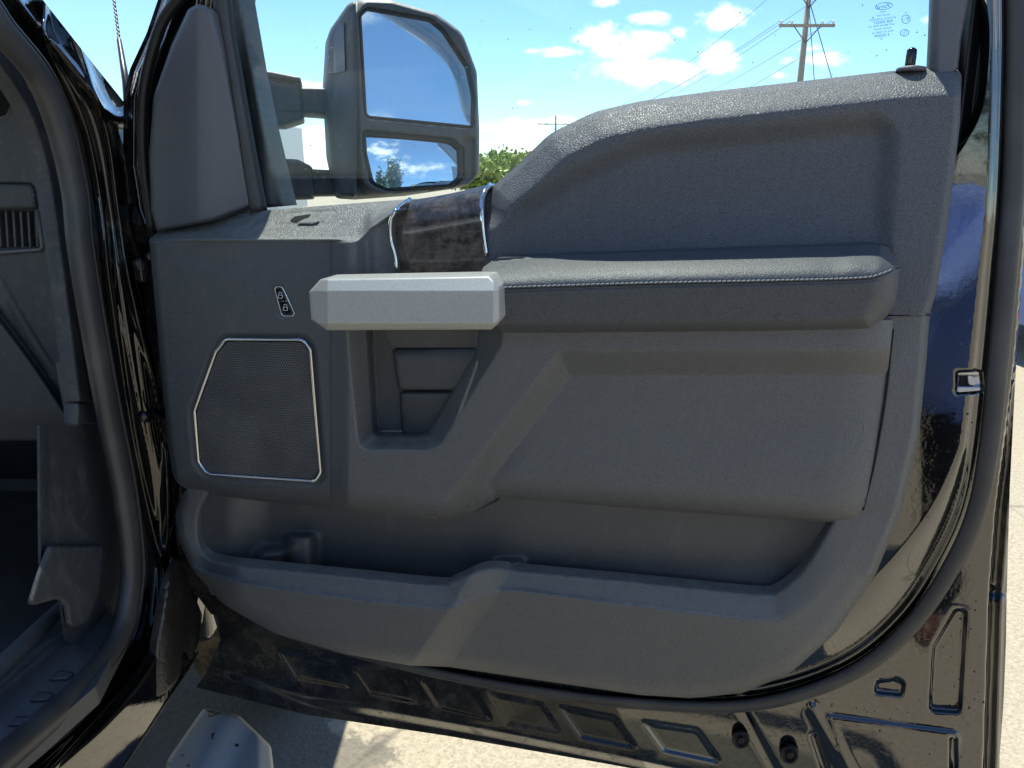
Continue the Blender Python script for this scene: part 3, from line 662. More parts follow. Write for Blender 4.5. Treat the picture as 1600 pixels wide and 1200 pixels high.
# ---- lower carrier with map pocket
open_p = crom([(326, 770), (312, 800), (311, 840), (322, 866), (345, 877), (400, 884), (540, 898), (680, 912), (705, 908), (745, 890), (772, 886), (830, 892), (1000, 908), (1180, 926), (1215, 922), (1248, 896), (1275, 858), (1300, 816)], 6)
car_out = np.vstack([open_p, fillet([(1300, 780), (1340, 700), (1366, 492), (1452.5, 492), (1448, 560, 40), (1436, 680, 60), (1408, 800, 80), (1368, 898, 80), (1305, 990, 80), (1235, 1052, 60), (1160, 1083, 40), (1080, 1091, 60), (1000, 1086), (850, 1064), (700, 1042, 80), (640, 1040, 60), (540, 1022, 80), (430, 990, 80), (350, 945, 60), (300, 890, 50), (277, 840, 40), (274, 800, 20), (284, 772), (300, 760)], 8)])
crease = crom([(285, 868), (320, 893), (410, 915), (560, 936), (680, 950), (715, 944), (762, 928), (800, 921), (900, 933), (1100, 960), (1300, 984)], 6)
pocket_poly = np.vstack([open_p, [(1300, 760), (326, 750)]])
def car_d(x, y):
    so = -sd(pocket_poly, x, y)                    # distance outside the opening
    cyv = np.interp(x, crease[:, 0], crease[:, 1]); opv = np.interp(x, open_p[:, 0], open_p[:, 1])
    low = sst(y, 780, 905) * (1 - sst(x, 1160, 1400))
    up_ = .046 + .020 * soft(so, 0, 46, .3)
    dn = .066 - .022 * lin(y, cyv, cyv + 120)
    k = soft(y, cyv - 3, cyv + 3, 1.0)
    dl = up_ * (1 - k) + dn * k
    # step where the left part stands prouder: a slanting band
    bx = np.interp(y, [880, 940, 1045], [762, 728, 655]); dl += .034 * (1 - soft(x, bx - 18, bx + 44, .25)) * sst(x, 300, 380)
    d = .043 * (1 - low) + dl * low
    d -= .006 * (1 - np.sqrt(np.clip(1 - (1 - lin(so, 0, 9)) ** 2, 0, 1)))
    out = nearest(outer_edge, x, y, False)[0].reshape(x.shape); Rr = np.where(y > 900, 26, 14)
    d -= .022 * (1 - np.sqrt(np.clip(1 - (1 - np.clip(out / Rr, 0, 1)) ** 2, 0, 1)))
    return d
outer_edge = car_out[len(open_p) + 3:-1]
relief('pocket_front', DOOR, car_out, car_d, m_trim, truck, step=2.4, thick=.02)
# pocket cavity behind
pb = fillet([(308, 740), (1330, 780), (1310, 860), (1240, 960), (1000, 960), (330, 930), (303, 860)])
def pb_d(x, y):
    d = np.full(x.shape, .004)
    d += .030 * sst(y, 770, 920) * 0
    d += .026 * (1 - sst(x, 350, 425))                # left end bulges forward
    d += .024 * np.exp(-(((x - 470) / 22) ** 4)) * sst(y, 830, 842) * 1.5 + .030 * np.exp(-(((x - 430 + (y - 860) * .8) / 26) ** 4)) * sst(y, 846, 868)
    d += .026 * np.exp(-((x - 796) / 22) ** 4) * sst(y, 868, 882) * (1 - sst(y, 893, 903))
    d += .012 * sst(y, 880, 960) + .02 * sst(x, 1230, 1310)
    return d
relief('map_pocket', DOOR, pb, pb_d, m_bin, truck, step=3, thick=.01)

# ---- armrest
arm_out = fillet([(752, 420, 10), (775, 403, 14), (860, 400), (1377, 382, 16), (1397, 390, 12), (1405, 428, 30), (1400, 470, 30), (1385, 496, 20), (1358, 513, 24), (1200, 517), (800, 520, 8), (780, 516, 8), (762, 490)])
seam = crom([(740, 456), (783, 453), (1000, 446), (1200, 442), (1340, 438), (1375, 432), (1406, 419)], 6)
seam_y = lambda x: np.interp(x, seam[:, 0], seam[:, 1])
def arm_d(x, y):
    sy = seam_y(x); s = sd(arm_out, x, y)
    topy = np.interp(x, [752, 860, 1377, 1405], [410, 400, 382, 400]); t = np.clip((y - topy) / (sy - topy), 0, 1)
    d_up = .072 + .066 * np.sin(t * math.pi / 2) ** .9
    d_dn = .136 - .010 * lin(y, sy, sy + 70)
    d = np.where(y < sy, d_up, d_dn)
    d -= .006 * np.exp(-((y - sy) / 2.2) ** 2)
    rr = ld(np.array([(1397., 382), (1405, 428), (1400, 470), (1385, 500)]), x, y); d -= .050 * (1 - np.sqrt(np.clip(1 - (1 - lin(rr, 0, 42)) ** 2, 0, 1)))
    bb = ld(np.array([(740., 521), (800, 520.), (1200, 517), (1358, 513), (1392, 492)]), x, y); d -= .030 * (1 - np.sqrt(np.clip(1 - (1 - lin(bb, 0, 20)) ** 2, 0, 1)))
    d += .0012 * np.sin(x / 23 + 3 * np.sin(x / 71)) * np.exp(-((y - sy + 26) / 16) ** 2) * sst(x, 1200, 1330)
    return d
arm = relief('armrest', DOOR, arm_out, arm_d, m_arm, truck, step=2.0, thick=.05)
Vs, Fs = [], []
xs = np.arange(786, 1392, 7.6)
for i, x in enumerate(xs):
    a = np.array([x, x + 2, x + 4, x + 6.2]); sy = seam_y(a) - 4.2 + np.array([.5, .2, -.2, -.5]); dd = arm_d(a, sy) + np.array([-.0006, .0010, .0010, -.0006])
    P3 = DOOR(a, sy, dd); k = len(Vs)
    for j, p in enumerate(P3):
        for q in range(5):
            an = q * 2 * math.pi / 5; Vs.append(p + .0008 * (math.cos(an) * DOOR.n + math.sin(an) * np.array((0, 0, 1))))
    for j in range(3):
        for q in range(5): Fs.append((k + j * 5 + q, k + (j + 1) * 5 + q, k + (j + 1) * 5 + (q + 1) % 5, k + j * 5 + (q + 1) % 5))
mesh_obj('stitching', Vs, Fs, m_thread, arm, kind='stuff')
sc = seam[seam[:, 0] > 765]; tube('piping', DOOR(sc[:, 0], sc[:, 1] + 1, arm_d(sc[:, 0], sc[:, 1] + 1) + .002), .0022, m_arm, arm, seg=8)

# ---- grab handle
HO = [(483, 458), (500, 437), (766, 432), (781, 447), (782, 497), (769, 514), (512, 516), (488, 502)]
HI = [(503, 456), (506, 455), (768, 452), (771, 453), (772, 504), (768, 506), (512, 505), (506, 503)]
HO = fillet([(483, 456, 3), (501, 436, 4), (765, 431, 3), (781, 447, 3), (782, 498, 3), (768, 515, 3), (511, 516, 4), (486, 499, 4)])
def hd(x, y):
    top = lin(y, 432, 455); bot = lin(516 - y, 0, 11); lf = lin(x, 484, 512); rt = lin(783 - x, 0, 12)
    return .168 - .015 * (1 - top) - .014 * (1 - bot) - .026 * (1 - lf) - .008 * (1 - rt) 
relief('grab_handle', DOOR, HO, hd, m_handle, truck, step=1.5, thick=.045, R=3, Rd=.003)

# ---- sail panel beside the mirror
sail_out = fillet([(236, 330, 20), (233, 240, 80), (240, 150, 60), (268, 70, 60), (294, 14, 10), (312, 5, 8), (331, 18, 8), (348, 80, 60), (372, 200, 80), (393, 322, 4), (335, 345, 40), (245, 362, 3)])
def sail_d(x, y):
    r = np.interp(y, [0, 330], [312, 316]); d = .030 - .00016 * np.abs(x - r) - .0009 * np.maximum(x - r, 0) * .8 + 0 * y
    d = .030 - .010 * sst(r - x, 0, 60) - .032 * soft(x - r, -6, 80, .5)
    return d
relief('sail_panel', DOOR, sail_out, sail_d, m_sail, truck, step=2.6, thick=.03, R=6, Rd=.008)
# rubber channel between sail panel and glass
c = crom([(336, -40), (345, 40), (362, 140), (382, 250), (397, 330)], 8); tube('front_glass_run', DOOR(c[:, 0] + 3, c[:, 1], np.full(len(c), -.006)), .011, m_rubber, truck, seg=10, flat=.6, flatdir=DOOR.n)
c = c + np.array([13, 0]); tube('front_glass_channel', DOOR(c[:, 0], c[:, 1], np.full(len(c), -.014)), .008, m_rubdark, truck, seg=8)
# ---- window glass (4 mm solid pane)
gp = [(352, -60), (352, -560), (430, -700), (600, -760), (1400, -770), (1540, -680), (1520, -60), (1478, 260), (1000, 300), (700, 330), (405, 340), (396, 318)]
win = prism('window_glass', gp, lambda p: DOOR(np.array(float(p[0])), np.array(float(p[1])), -.024), lambda p: DOOR(np.array(float(p[0])), np.array(float(p[1])), -.024) - DOOR.n * .004, m_glass, truck)
GP = Plane(DOOR.n, DOOR.p - DOOR.n * .024)
rt = -.13
T = []
def tl(s, x, y, sz, **k): T.append(text('m', s, GP, x, y, sz, None, mirror=True, rot=rt, d=.0006, **k))
tl('Ford', 1381, 10, 8.5, shear=.35, sx=1.25); tl('VITRO', 1380, 18.5, 3.6); tl('SOLAR TINT', 1380, 24, 3.8); tl('ACOUSTIC LAMINATED', 1379.5, 29.5, 3.9); tl('43R 000257', 1380, 34.5, 6.2)
tl('DOT 808 AS2 M700  377', 1377, 40, 4.0); tl('TRANSP. 70% MIN', 1379, 45, 3.6); tl('ML34 15217840C AA', 1379, 50, 3.9); tl('E 000249', 1378, 55.5, 6.2); tl('22 . . .', 1374, 61, 4.5); tl('. .', 1371, 65.5, 5)
tl('A1', 1415.5, 20, 4); tl('E', 1418, 29.8, 8); tl('11', 1412.5, 30.5, 4.5); tl('CCC', 1413, 51.5, 5.5, sx=.8)
text_obj('glass_marking', T, m_etch, win)
for (cx, cy, a, b) in ((1381, 9.5, 13.5, 5.2), (1415.5, 30, 6.6, 6.6), (1413.3, 51.3, 6.8, 5)):
    A = np.linspace(0, 2 * np.pi, 32, endpoint=False); x = cx + a * np.cos(A) * math.cos(rt) - b * np.sin(A) * math.sin(rt); y = cy + a * np.cos(A) * math.sin(rt) + b * np.sin(A) * math.cos(rt)
    tube('marking_ring', GP(x, y, np.full(32, .0006)), .00032, m_etch, win, seg=4, closed=True)

# rain spots dried on the pane
rs = np.random.default_rng(11); Vs = []; Fs = []
for _ in range(90):
    x = rs.uniform(470, 1450); y = rs.uniform(0, 300); r0 = rs.uniform(.0004, .0012)
    if not inside(np.array(gp, float), np.array([x]), np.array([y]))[0]: continue
    c = GP(x, y, .0004); k = len(Vs)
    for q in range(7): a = q * 2 * math.pi / 7; Vs.append(c + r0 * (math.cos(a) * np.array((math.cos(PSI), -math.sin(PSI), 0)) * rs.uniform(.7, 1.2) + math.sin(a) * np.array((0, 0, 1.)) * rs.uniform(.8, 1.4)))
    Vs.append(c + DOOR.n * r0 * .4); Fs += [(k + q, k + (q + 1) % 7, k + 7) for q in range(7)]
mesh_obj('rain_spot', Vs, Fs, mat('dried_rain', (.62, .66, .66), .4), win, kind='stuff')
# ---- towing mirror outside the glass
MP = Plane((.34, -.93, .13), CAM + rays(640, 150) * 1.42)
MP2 = Plane((.22, -.97, .06), CAM + rays(560, 150) * 1.44)
base_out = fillet([(352, -40), (366, -40), (376, 0), (395, 108), (412, 190), (444, 322), (400, 326), (392, 280), (366, 120)])
mirror = relief('mirror_base', DOOR, base_out, lambda x, y: -.045 + .004 * np.sin(x / 9), m_mirrorh, truck, step=3, thick=.04, R=4)
mirror_o = empty('side_mirror', CAM + rays(640, 150) * 1.45, truck)
hs_out = fillet([(508, 130, 30), (513, 50, 30), (545, 4, 20), (572, -3, 10), (612, 0, 10), (680, 20, 30), (722, 50, 40), (745, 112, 30), (749, 200), (749, 270, 14), (735, 288, 12), (640, 302), (560, 308), (528, 306, 10), (514, 240, 30)])
mg_u = fillet([(562, 24, 8), (573, 13, 7), (672, 31, 14), (692, 48, 14), (730, 106, 10), (739, 150, 10), (738, 199, 4), (571, 183, 9)])
mg_l = fillet([(569, 207, 4), (705, 220, 14), (720, 232, 8), (722, 276, 12), (705, 290, 12), (605, 296, 14), (582, 286, 14), (571, 240)])
rim = fillet([(556, 24, 14), (570, 3, 10), (612, 4, 10), (680, 22, 30), (722, 52, 40), (743, 112, 30), (746, 270, 14), (735, 286, 12), (600, 303, 20), (566, 290, 20)])
def hs_d(x, y):
    d = -.075 * (1 - soft(x, 508, 556, .4)) - .02 * (1 - sst(sd(rim, x, y), -14, 2)) * (x > 556)
    d -= .010 * sst(sd(mg_u, x, y), -4, 0); d -= .024 * sst(sd(mg_l, x, y), -5, 0)
    s2 = (x > 715) & (y > 212) & (y < 290); d -= .010 * sst(x, 716, 726) * (1 - sst(x, 736, 745)) * sst(y, 210, 222) * (1 - sst(y, 278, 290))
    return d
relief('mirror_housing', MP, hs_out, hs_d, m_mirrorh, mirror_o, step=2.2, thick=.05, R=6, Rd=.01)
relief('mirror_glass', MP, mg_u, -.008, m_mirror, mirror_o, step=6, thick=.003)
def conv(x, y): return -.010 - (((x - 648) * .00135) ** 2 + ((y - 262) * .0013) ** 2) / (2 * 1.1)
relief('convex_mirror_glass', MP, mg_l, conv, m_mirror, mirror_o, step=3, thick=.003)
for (m_, nm) in ((mg_u, 'glass_rim'), (mg_l, 'glass_rim')): tube(nm, MP(m_[:, 0], m_[:, 1], np.full(len(m_), -.006)), .0036, m_rubdark, mirror_o, seg=6, closed=True)
relief('turn_signal', MP, fillet([(513, 116, 2), (517, 60, 10), (524, 42, 5), (537, 31, 3), (539, 111, 2)]), lambda x, y: hs_d(x, y) + .004, mat('smoked_lens', (.10, .09, .08), .12, coat=.5), mirror_o, step=2.5, thick=.006)
for nm, o_, dv in (('arm_sleeve', fillet([(386, 107, 4), (432, 113), (468, 122, 5), (474, 186, 4), (442, 196), (412, 194)]), -.02), ('arm_slide', fillet([(466, 136, 3), (519, 138, 3), (521, 180, 3), (470, 176)]), -.045),
                   ('arm_socket', fillet([(507, 132, 6), (536, 132, 10), (541, 190, 6), (512, 190, 4)]), -.035), ('arm_sleeve', fillet([(424, 247), (465, 249, 10), (484, 258, 5), (488, 262), (490, 310, 4), (438, 312)]), -.02),
                   ('arm_slide', fillet([(484, 264, 2), (530, 266, 3), (530, 305, 3), (488, 306)]), -.045), ('arm_socket', fillet([(523, 262, 4), (552, 258, 8), (556, 306, 4), (528, 308, 4)]), -.03)):
    relief(nm, MP2, o_, (lambda dv: (lambda x, y: dv + 0 * x))(dv), m_mirrorh, mirror_o, step=3, thick=.07, R=3, Rd=.004)
relief('arm_cap', MP2, fillet([(384, 107, 3), (425, 112), (470, 121, 4), (470, 128, 3), (400, 118), (386, 114)]), -.010, m_mirrorh, mirror_o, step=2, thick=.09, R=2)
relief('arm_panel', MP2, fillet([(402, 123, 4), (466, 132, 4), (472, 176, 4), (420, 173, 5)]), -.016, m_mirrorh, mirror_o, step=2.5, thick=.01, R=3)

# ------------------------------------------------------------------ truck body at the left
RUB = crom([(-60, -40), (-20, 12), (0, 42), (58, 115), (93, 200), (116, 300), (124, 380), (143, 500), (168, 640), (190, 750), (203, 850), (203, 920), (183, 1000), (124, 1078), (60, 1137), (0, 1190), (-80, 1262)], 8)
body_out = np.vstack([[(-80, -180), (-72, -180), (4, -80), (67, 0), (130, 80), (191, 156), (230, 220), (330, 400), (330, 880), (314, 985), (304, 1024), (190, 1200), (120, 1310), (-80, 1420)], RUB[::-1]])
hl = crom([(120, 60), (165, 200), (184, 330), (200, 430), (222, 520), (243, 600), (256, 680), (262, 760)], 8)
vl = crom([(70, 70), (130, 190), (158, 330), (168, 430), (186, 560), (205, 680), (228, 790), (250, 870), (256, 900), (250, 970), (225, 1030), (180, 1090), (100, 1180), (0, 1290)], 8)
vr = crom([(263, 700), (262, 800), (254, 868)], 8)
def body_d(x, y):
    s = ld(RUB, x, y); hi = (y < 920)
    d = -.055 + .030 * soft(s, 14, 46, .6)
    v = dside(vl, x, y); h = dside(hl, x, y)
    d += .016 * sst(v, -9, -1) - .004 * sst(v, 1, 8) + .022 * soft(v, 10, 40, .5) * hi
    d += .006 * np.exp(-(h / 5) ** 2) - .004 * sst(h, 2, 12) * hi
    d += .006 * np.exp(-(ld(vr, x, y) / 5) ** 2)
    o = ld(np.array([(4., -80), (67, 0), (130, 80), (191, 156)]), x, y); d += np.where(y < 260, .012 * np.exp(-((o - 30) / 8) ** 2) - .004 * (1 - sst(o, 0, 26)), 0)
    d += .030 * sst(y, 930, 1030) * sst(s, 36, 70)
    return d
def dside(line, x, y):
    return x - np.interp(y, line[:, 1], line[:, 0])
body = relief('body_side', SIDE, body_out, body_d, m_jamb, truck, step=2.4, thick=.03)
rw = XP(-.615)(RUB[:, 0], RUB[:, 1]); tube('opening_seal', rw, .021, m_rubber, truck, seg=16, flat=.7, flatdir=(1, 0, 0))
l2 = RUB + np.array([19, -4]); tube('seal_lip', XP(-.605)(l2[:, 0], l2[:, 1]), .0045, m_rubdark, truck, seg=8)
# sill lip bright edge
c = crom([(306, 1020), (250, 1106), (190, 1198), (110, 1320)], 6); tube('sill_flange', SIDE(c[:, 0], c[:, 1], np.full(len(c), .004)), .006, m_dirty, truck, seg=8)
relief('pillar_cover', XP(-.60), fillet([(262, 905, 8), (283, 860, 8), (300, 920), (316, 960, 10), (312, 1000, 10), (300, 1030, 6), (262, 1085, 6), (236, 1095, 6), (244, 1000)]), lambda x, y: .004 * np.sin(x / 8), m_flap, truck, step=3, thick=.01, R=3)
# hinge / check strap
hg = boxes('door_hinge', [(tuple(XP(-.60)(np.array(226.), np.array(420.))), (.02, .05, .04))], m_dirty, truck, bev=.006, smooth=True)
cs = XP(-.60)(np.array([222., 240, 262]), np.array([650., 650, 646])); ck = tube('check_strap', cs, [.007, .008, .006], m_dirty, truck, seg=8)
b0 = XP(-.598)(np.array(221.), np.array(650.)); tube('strap_bolt', [b0, b0 + np.array((.012, -.006, 0))], .010, m_dirty, ck, seg=6)
bl = XP(-.598)(np.array(228.), np.array(400.)); tube('hinge_bolt', [bl, bl + np.array((.014, -.006, 0))], .009, m_dirty, hg, seg=6)

# interior: dash end, vent, kick panel, floor, sill plate
DY = YP(1.16)
dash_out = fillet([(-120, -60), (-20, -10), (20, 60, 40), (66, 200, 60), (84, 330, 40), (100, 450), (118, 610), (120, 630), (112, 690, 10), (60, 689), (-120, 690)])
ventp = fillet([(-40, 284), (50, 285, 5), (56, 300), (60, 330), (69, 385, 4), (66, 391, 4), (-40, 399)])
trimL = crom([(62, 160), (76, 260), (92, 400), (106, 520), (122, 627)], 6)
dl1 = crom([(-20, 395), (0, 432), (40, 505), (75, 562), (105, 602), (120, 625)], 6); dl2 = crom([(-20, 470), (0, 492), (40, 545), (75, 595), (115, 655)], 6)
def dash_d(x, y):
    d = np.full(x.shape, .0)
    d -= .012 * sst(sd(ventp, x, y), 0, 3)
    d += .020 * sst(dist_side(dl2, x, y), 0, 10) - .008 * np.exp(-(ld(dl2, x, y) / 3) ** 2) - .005 * np.exp(-(ld(dl1, x, y) / 2) ** 2)
    d -= .01 * sst(y, 640, 690)
    return d
def dist_side(line, x, y):   # positive below/left of line (y greater than the line at x)
    return (y - np.interp(x, line[:, 0], line[:, 1])) * .7
relief('dashboard', DY, dash_out, dash_d, m_dash, truck, step=3, thick=.05, R=4)
vent = relief('air_vent', DY, fillet([(-60, 286), (50, 288, 5), (57, 326, 3), (-60, 328)]), .004, m_dash, truck, step=4, thick=.02, R=4)
relief('vent_cavity', DY, fillet([(-60, 330), (57, 329), (64, 384, 3), (-60, 390)]), -.010, m_pitch, vent, step=8, thick=.01)
for k in range(7):
    x = -16 + k * 11.6
    relief('vent_vane', DY, np.array([(x, 331.), (x + 3.2, 331), (x + 6.5, 386), (x + 3.3, 386)]), .0, m_dash, vent, step=1.6, thick=.012)
rl = np.array([(58., 328), (66, 386), (62, 390), (-30, 397)]); tube('vent_rim', DY(rl[:, 0], rl[:, 1], np.full(4, .003)), .003, m_sail, vent, seg=6)
TT = text('s', 'SUPER DUTY', DY, 55, 305.5, 10.5, None, d=.0065, align='RIGHT', sx=1.0)
text_obj('vent_badge', [TT], m_sail, vent)
ks = XP(-.655)
relief('dash_side_strip', ks, np.vstack([crom([(-60, 20), (0, 105), (45, 175), (70, 250), (84, 330), (100, 450), (122, 628)], 6), crom([(146, 628), (138, 590), (120, 470), (104, 360), (98, 300), (78, 200), (40, 130), (0, 66), (-60, -20)], 6)]), lambda x, y: .004 * sst(x, 60, 120), m_dash, truck, step=3, thick=.02, R=2)
relief('strip_cap', ks, fillet([(121, 630), (146, 630), (154, 663), (120, 663)]), .002, m_dash, truck, step=3, thick=.02, R=1)
kick = fillet([(62, 665), (155, 666), (172, 740), (190, 850), (186, 900, 30), (166, 960, 40), (120, 1010), (104, 1000), (96, 940), (64, 880)])
relief('kick_panel', XP(-.66), kick, lambda x, y: -.004 * sst(x, 60, 80), m_dash, truck, step=3, thick=.004)
relief('kick_pad', XP(-.648), fillet([(78, 853, 4), (160, 853, 8), (164, 862, 6), (158, 920, 30), (140, 970, 20), (108, 985, 10), (104, 950, 12), (92, 935, 8), (45, 948, 6), (60, 900)]), .0, m_dash, truck, step=3, thick=.004, R=2)
# footwell
fw = empty('footwell', (-1.1, 1.0, .78), truck)
boxes('footwell_floor', [((-1.15, 1.15, .765), (.92, 1.1, .03))], m_mat, fw, bev=0)
boxes('firewall', [((-1.3, 1.62, 1.05), (1.2, .04, .62))], m_bin, fw, bev=0)
boxes('footwell_side', [((-.675, 1.35, 1.0), (.02, .55, .45))], m_bin, fw, bev=0)
boxes('under_dash', [((-1.25, 1.42, 1.17), (1.16, .42, .03))], m_pitch, fw, bev=0)
rd = crom([(108, 938), (70, 975), (30, 1015), (-10, 1052), (-60, 1100)], 6); tube('floor_mat_edge', ZP(.83)(rd[:, 0], rd[:, 1]), [.010, .014, .016], m_bin, fw, seg=10)
sillp = fillet([(180, 960), (206, 965), (150, 1072), (60, 1150), (-80, 1265), (-80, 1090), (0, 1045), (100, 985)])
sill = relief('sill_plate', ZP(.80), sillp, lambda x, y: .006 * np.exp(-(ld(np.array([(108., 985), (0, 1075), (-80, 1130)]), x, y) / 5) ** 2), m_bin, truck, step=3, thick=.03)
for (cx, cy) in ((96, 1055), (66, 1088), (30, 1126), (-4, 1166)):
    relief('sill_tread', ZP(.80), fillet([(cx - 22, cy + 8, 2), (cx - 6, cy - 8, 3), (cx + 14, cy - 7, 6), (cx + 20, cy - 2, 5), (cx + 8, cy + 7, 4)]), .004, m_dash, sill, step=2, thick=.004, R=2, Rd=.002)

boxes('front_wing', [((-.63, 2.25, 1.12), (.10, 1.7, .44)), ((-.66, 1.46, .74), (.05, .22, .40))], m_paint, truck, bev=.02, smooth=True)
# cab, front wing, far side: the rest of the truck
boxes('cab_roof', [((-1.52, -.35, 2.02), (1.62, 1.75, .06))], m_paint, truck, bev=.025, smooth=True)
boxes('rear_body', [((-1.52, -1.35, 1.0), (1.78, 1.4, .95))], m_paint, truck, bev=.05, smooth=True)
boxes('bed', [((-1.52, -3.4, 1.05), (1.8, 2.6, .85))], m_paint, truck, bev=.06, smooth=True)
boxes('far_door', [((-2.40, .3, 1.05), (.06, 2.0, .8))], m_paint, truck, bev=.02)
boxes('hood', [((-1.52, 2.35, 1.02), (1.62, 1.5, .62))], m_paint, truck, bev=.10, smooth=True)
boxes('cowl', [((-1.52, 1.58, 1.28), (1.62, .24, .10))], m_black, truck, bev=.02)
prism('windshield', [(-.80, 0), (-2.24, 0), (-2.12, 1), (-.92, 1)], lambda p: (p[0], 1.50 - .95 * p[1], 1.34 + .66 * p[1]), lambda p: (p[0], 1.505 - .95 * p[1], 1.345 + .66 * p[1]), m_glass, truck)
ap = crom([(-.66, 1.60, 1.42), (-.70, 1.2, 1.66), (-.76, .75, 1.92), (-.80, .5, 2.0)], 6)
tube('near_pillar_sun_block', ap + np.array((-.09, .02, -.03)), .085, m_black, truck, seg=10)  # unseen wide filler behind the A-pillar, added to keep sun off the sill
tube('far_pillar', ap + np.array((-1.62, 0, 0)), .05, m_paint, truck, seg=8)
tube('dash_top', np.array([(-.72, 1.38, 1.27), (-1.5, 1.42, 1.28), (-2.3, 1.38, 1.27)]), .12, m_dash, truck, seg=14)
for yy in (2.02, -3.2):
    for xx in (-.72, -2.32):
        A = np.linspace(0, 2 * np.pi, 48, endpoint=False); prof = [(-.13, .26), (-.13, .38), (-.10, .415), (-.05, .425), (.05, .425), (.10, .415), (.13, .38), (.13, .26)]
        V = [(xx + a, yy + r * math.cos(t), .425 + r * math.sin(t)) for (a, r) in prof for t in A]; m = 48; q = len(prof)
        Fc = [(i * m + j, ((i + 1) % q) * m + j, ((i + 1) % q) * m + (j + 1) % m, i * m + (j + 1) % m) for i in range(q) for j in range(m)]
        ty = mesh_obj('wheel', V, Fc, m_mud, truck)
        tube('rim', [(xx - .1, yy, .425), (xx + .11, yy, .425)], .262, m_steel, ty, seg=32)
A = CAM + rays(196, 152) * 1.62; a0 = A + np.array((.0, .02, -.12))
ant = tube('antenna', [tuple(CAM + rays(200, 175) * 1.9), tuple(CAM + rays(197, 130) * 1.92), tuple(CAM + rays(186, 62) * 1.95)], [.0095, .0095, .006], m_black, truck, seg=8)
hel = np.array([CAM + rays(186 - 9.5 * t, 62 - 72 * t) * (1.95 + .1 * t) + np.array((.0014 * math.cos(t * 70), 0, .001 * math.sin(t * 70))) for t in np.linspace(0, 1.2, 160)])
tube('antenna_whip', hel, .0033, m_black, ant, seg=6)
# running board
def rb(x, y):
    rx = np.interp(y, [1100, 1300], [358, 262]); return .05 * np.exp(-(ld(np.array([(350., 1112), (290, 1200), (240, 1290)]), x, y) / 40) ** 2) * 0 + .02 * (1 - sst(np.abs(x - rx), 0, 60)) - .02 * sst(x, 400, 425)
relief('running_board', ZP(.46), fillet([(318, 1106, 10), (374, 1118, 12), (424, 1166, 14), (432, 1300), (226, 1300), (264, 1184, 10)]), rb, m_step, truck, step=2.5, thick=.07, R=7, Rd=.012)
rbx = ZP(.40)(np.array(330.), np.array(1300.)); boxes('board_body', [((rbx[0], rbx[1] - .85, .42), (.18, 1.6, .05))], m_step, truck, bev=.01)

# ------------------------------------------------------------------ distance: poles, wires, trees, trailer, car
def at(px, py, y):
    r = rays(px, py); return CAM + r * (y / r[1])
def pole(px, py, y, h, label, arms):
    b = at(px, py, y); bx = b[0]
    rt_ = empty('utility_pole', (bx, y, 0), label=label, category='utility pole')
    tube('pole', [(bx, y, 0), (bx, y, h / 2), (bx, y, h)], [.20, .15, .11], m_bark, rt_, seg=10)
    for (z, hw) in arms:
        ca = boxes('crossarm', [((bx, y - .16, z), (2 * hw, .11, .13))], m_bark, rt_, bev=.01)
        for sx in (-1, 1):
            tube('brace', [(bx, y - .2, z - .75), (bx + sx * hw * .5, y - .2, z)], .025, m_wire, rt_, seg=5)
            for q in (.55, .93): tube('insulator', [(bx + sx * hw * q, y - .16, z + .05), (bx + sx * hw * q, y - .16, z + .16), (bx + sx * hw * q, y - .16, z + .24)], [.05, .06, .03], m_trailer, ca, seg=8)
    return bx
za = at(1258, 41, 38)[2]
pole_x = pole(1257, 60, 38, za + 2.6, 'near wooden utility pole with crossarm seen through the window', [(za, 1.3), (za + 1.5, 1.3)])
zb = at(868, 194, 112)[2]
far_x = pole(868, 205, 112, zb + 1.2, 'distant small utility pole above the door trim curve', [(zb, 2.6)])
ends = ['left end of the lower crossarm', 'inner left insulator of the lower crossarm', 'right end of the lower crossarm', 'left end of the upper crossarm', 'right end of the upper crossarm', 'pole itself below the crossarms']
for nm, (x0, z0, x1, z1, sag) in zip(ends, [(pole_x - 1.21, za + .24, far_x - 2.4, zb + .2, 2.2), (pole_x - .72, za + .24, far_x - 1.4, zb + .2, 2.4), (pole_x + 1.21, za + .24, far_x + 2.4, zb + .2, 2.2), (pole_x - 1.21, za + 1.74, far_x - 1, zb + 1.2, 2.6), (pole_x + 1.21, za + 1.74, far_x + 1, zb + 1.2, 2.2), (pole_x, za - 1.3, far_x, zb - 1.2, 2.6)]):
    t = np.linspace(0, 1, 30); P3 = np.stack([x0 + (x1 - x0) * t, 38 + 74 * t, z0 + (z1 - z0) * t - sag * 4 * t * (1 - t)], -1)
    tube('overhead_wire', P3, .013, m_wire, None, seg=4, label='overhead wire leaving the near pole from the ' + nm, category='wire', group='overhead wires')
for sx, nm in ((.4, 'steeper'), (1.1, 'flatter')):
    tube('guy_wire', [(pole_x, 38, za + 1.2), (pole_x + 2.6 * sx, 37, za - 6.5)], .02, m_wire, None, seg=4, label=nm + ' of two slanting guy wires right of the near pole', category='wire', group='guy wires')

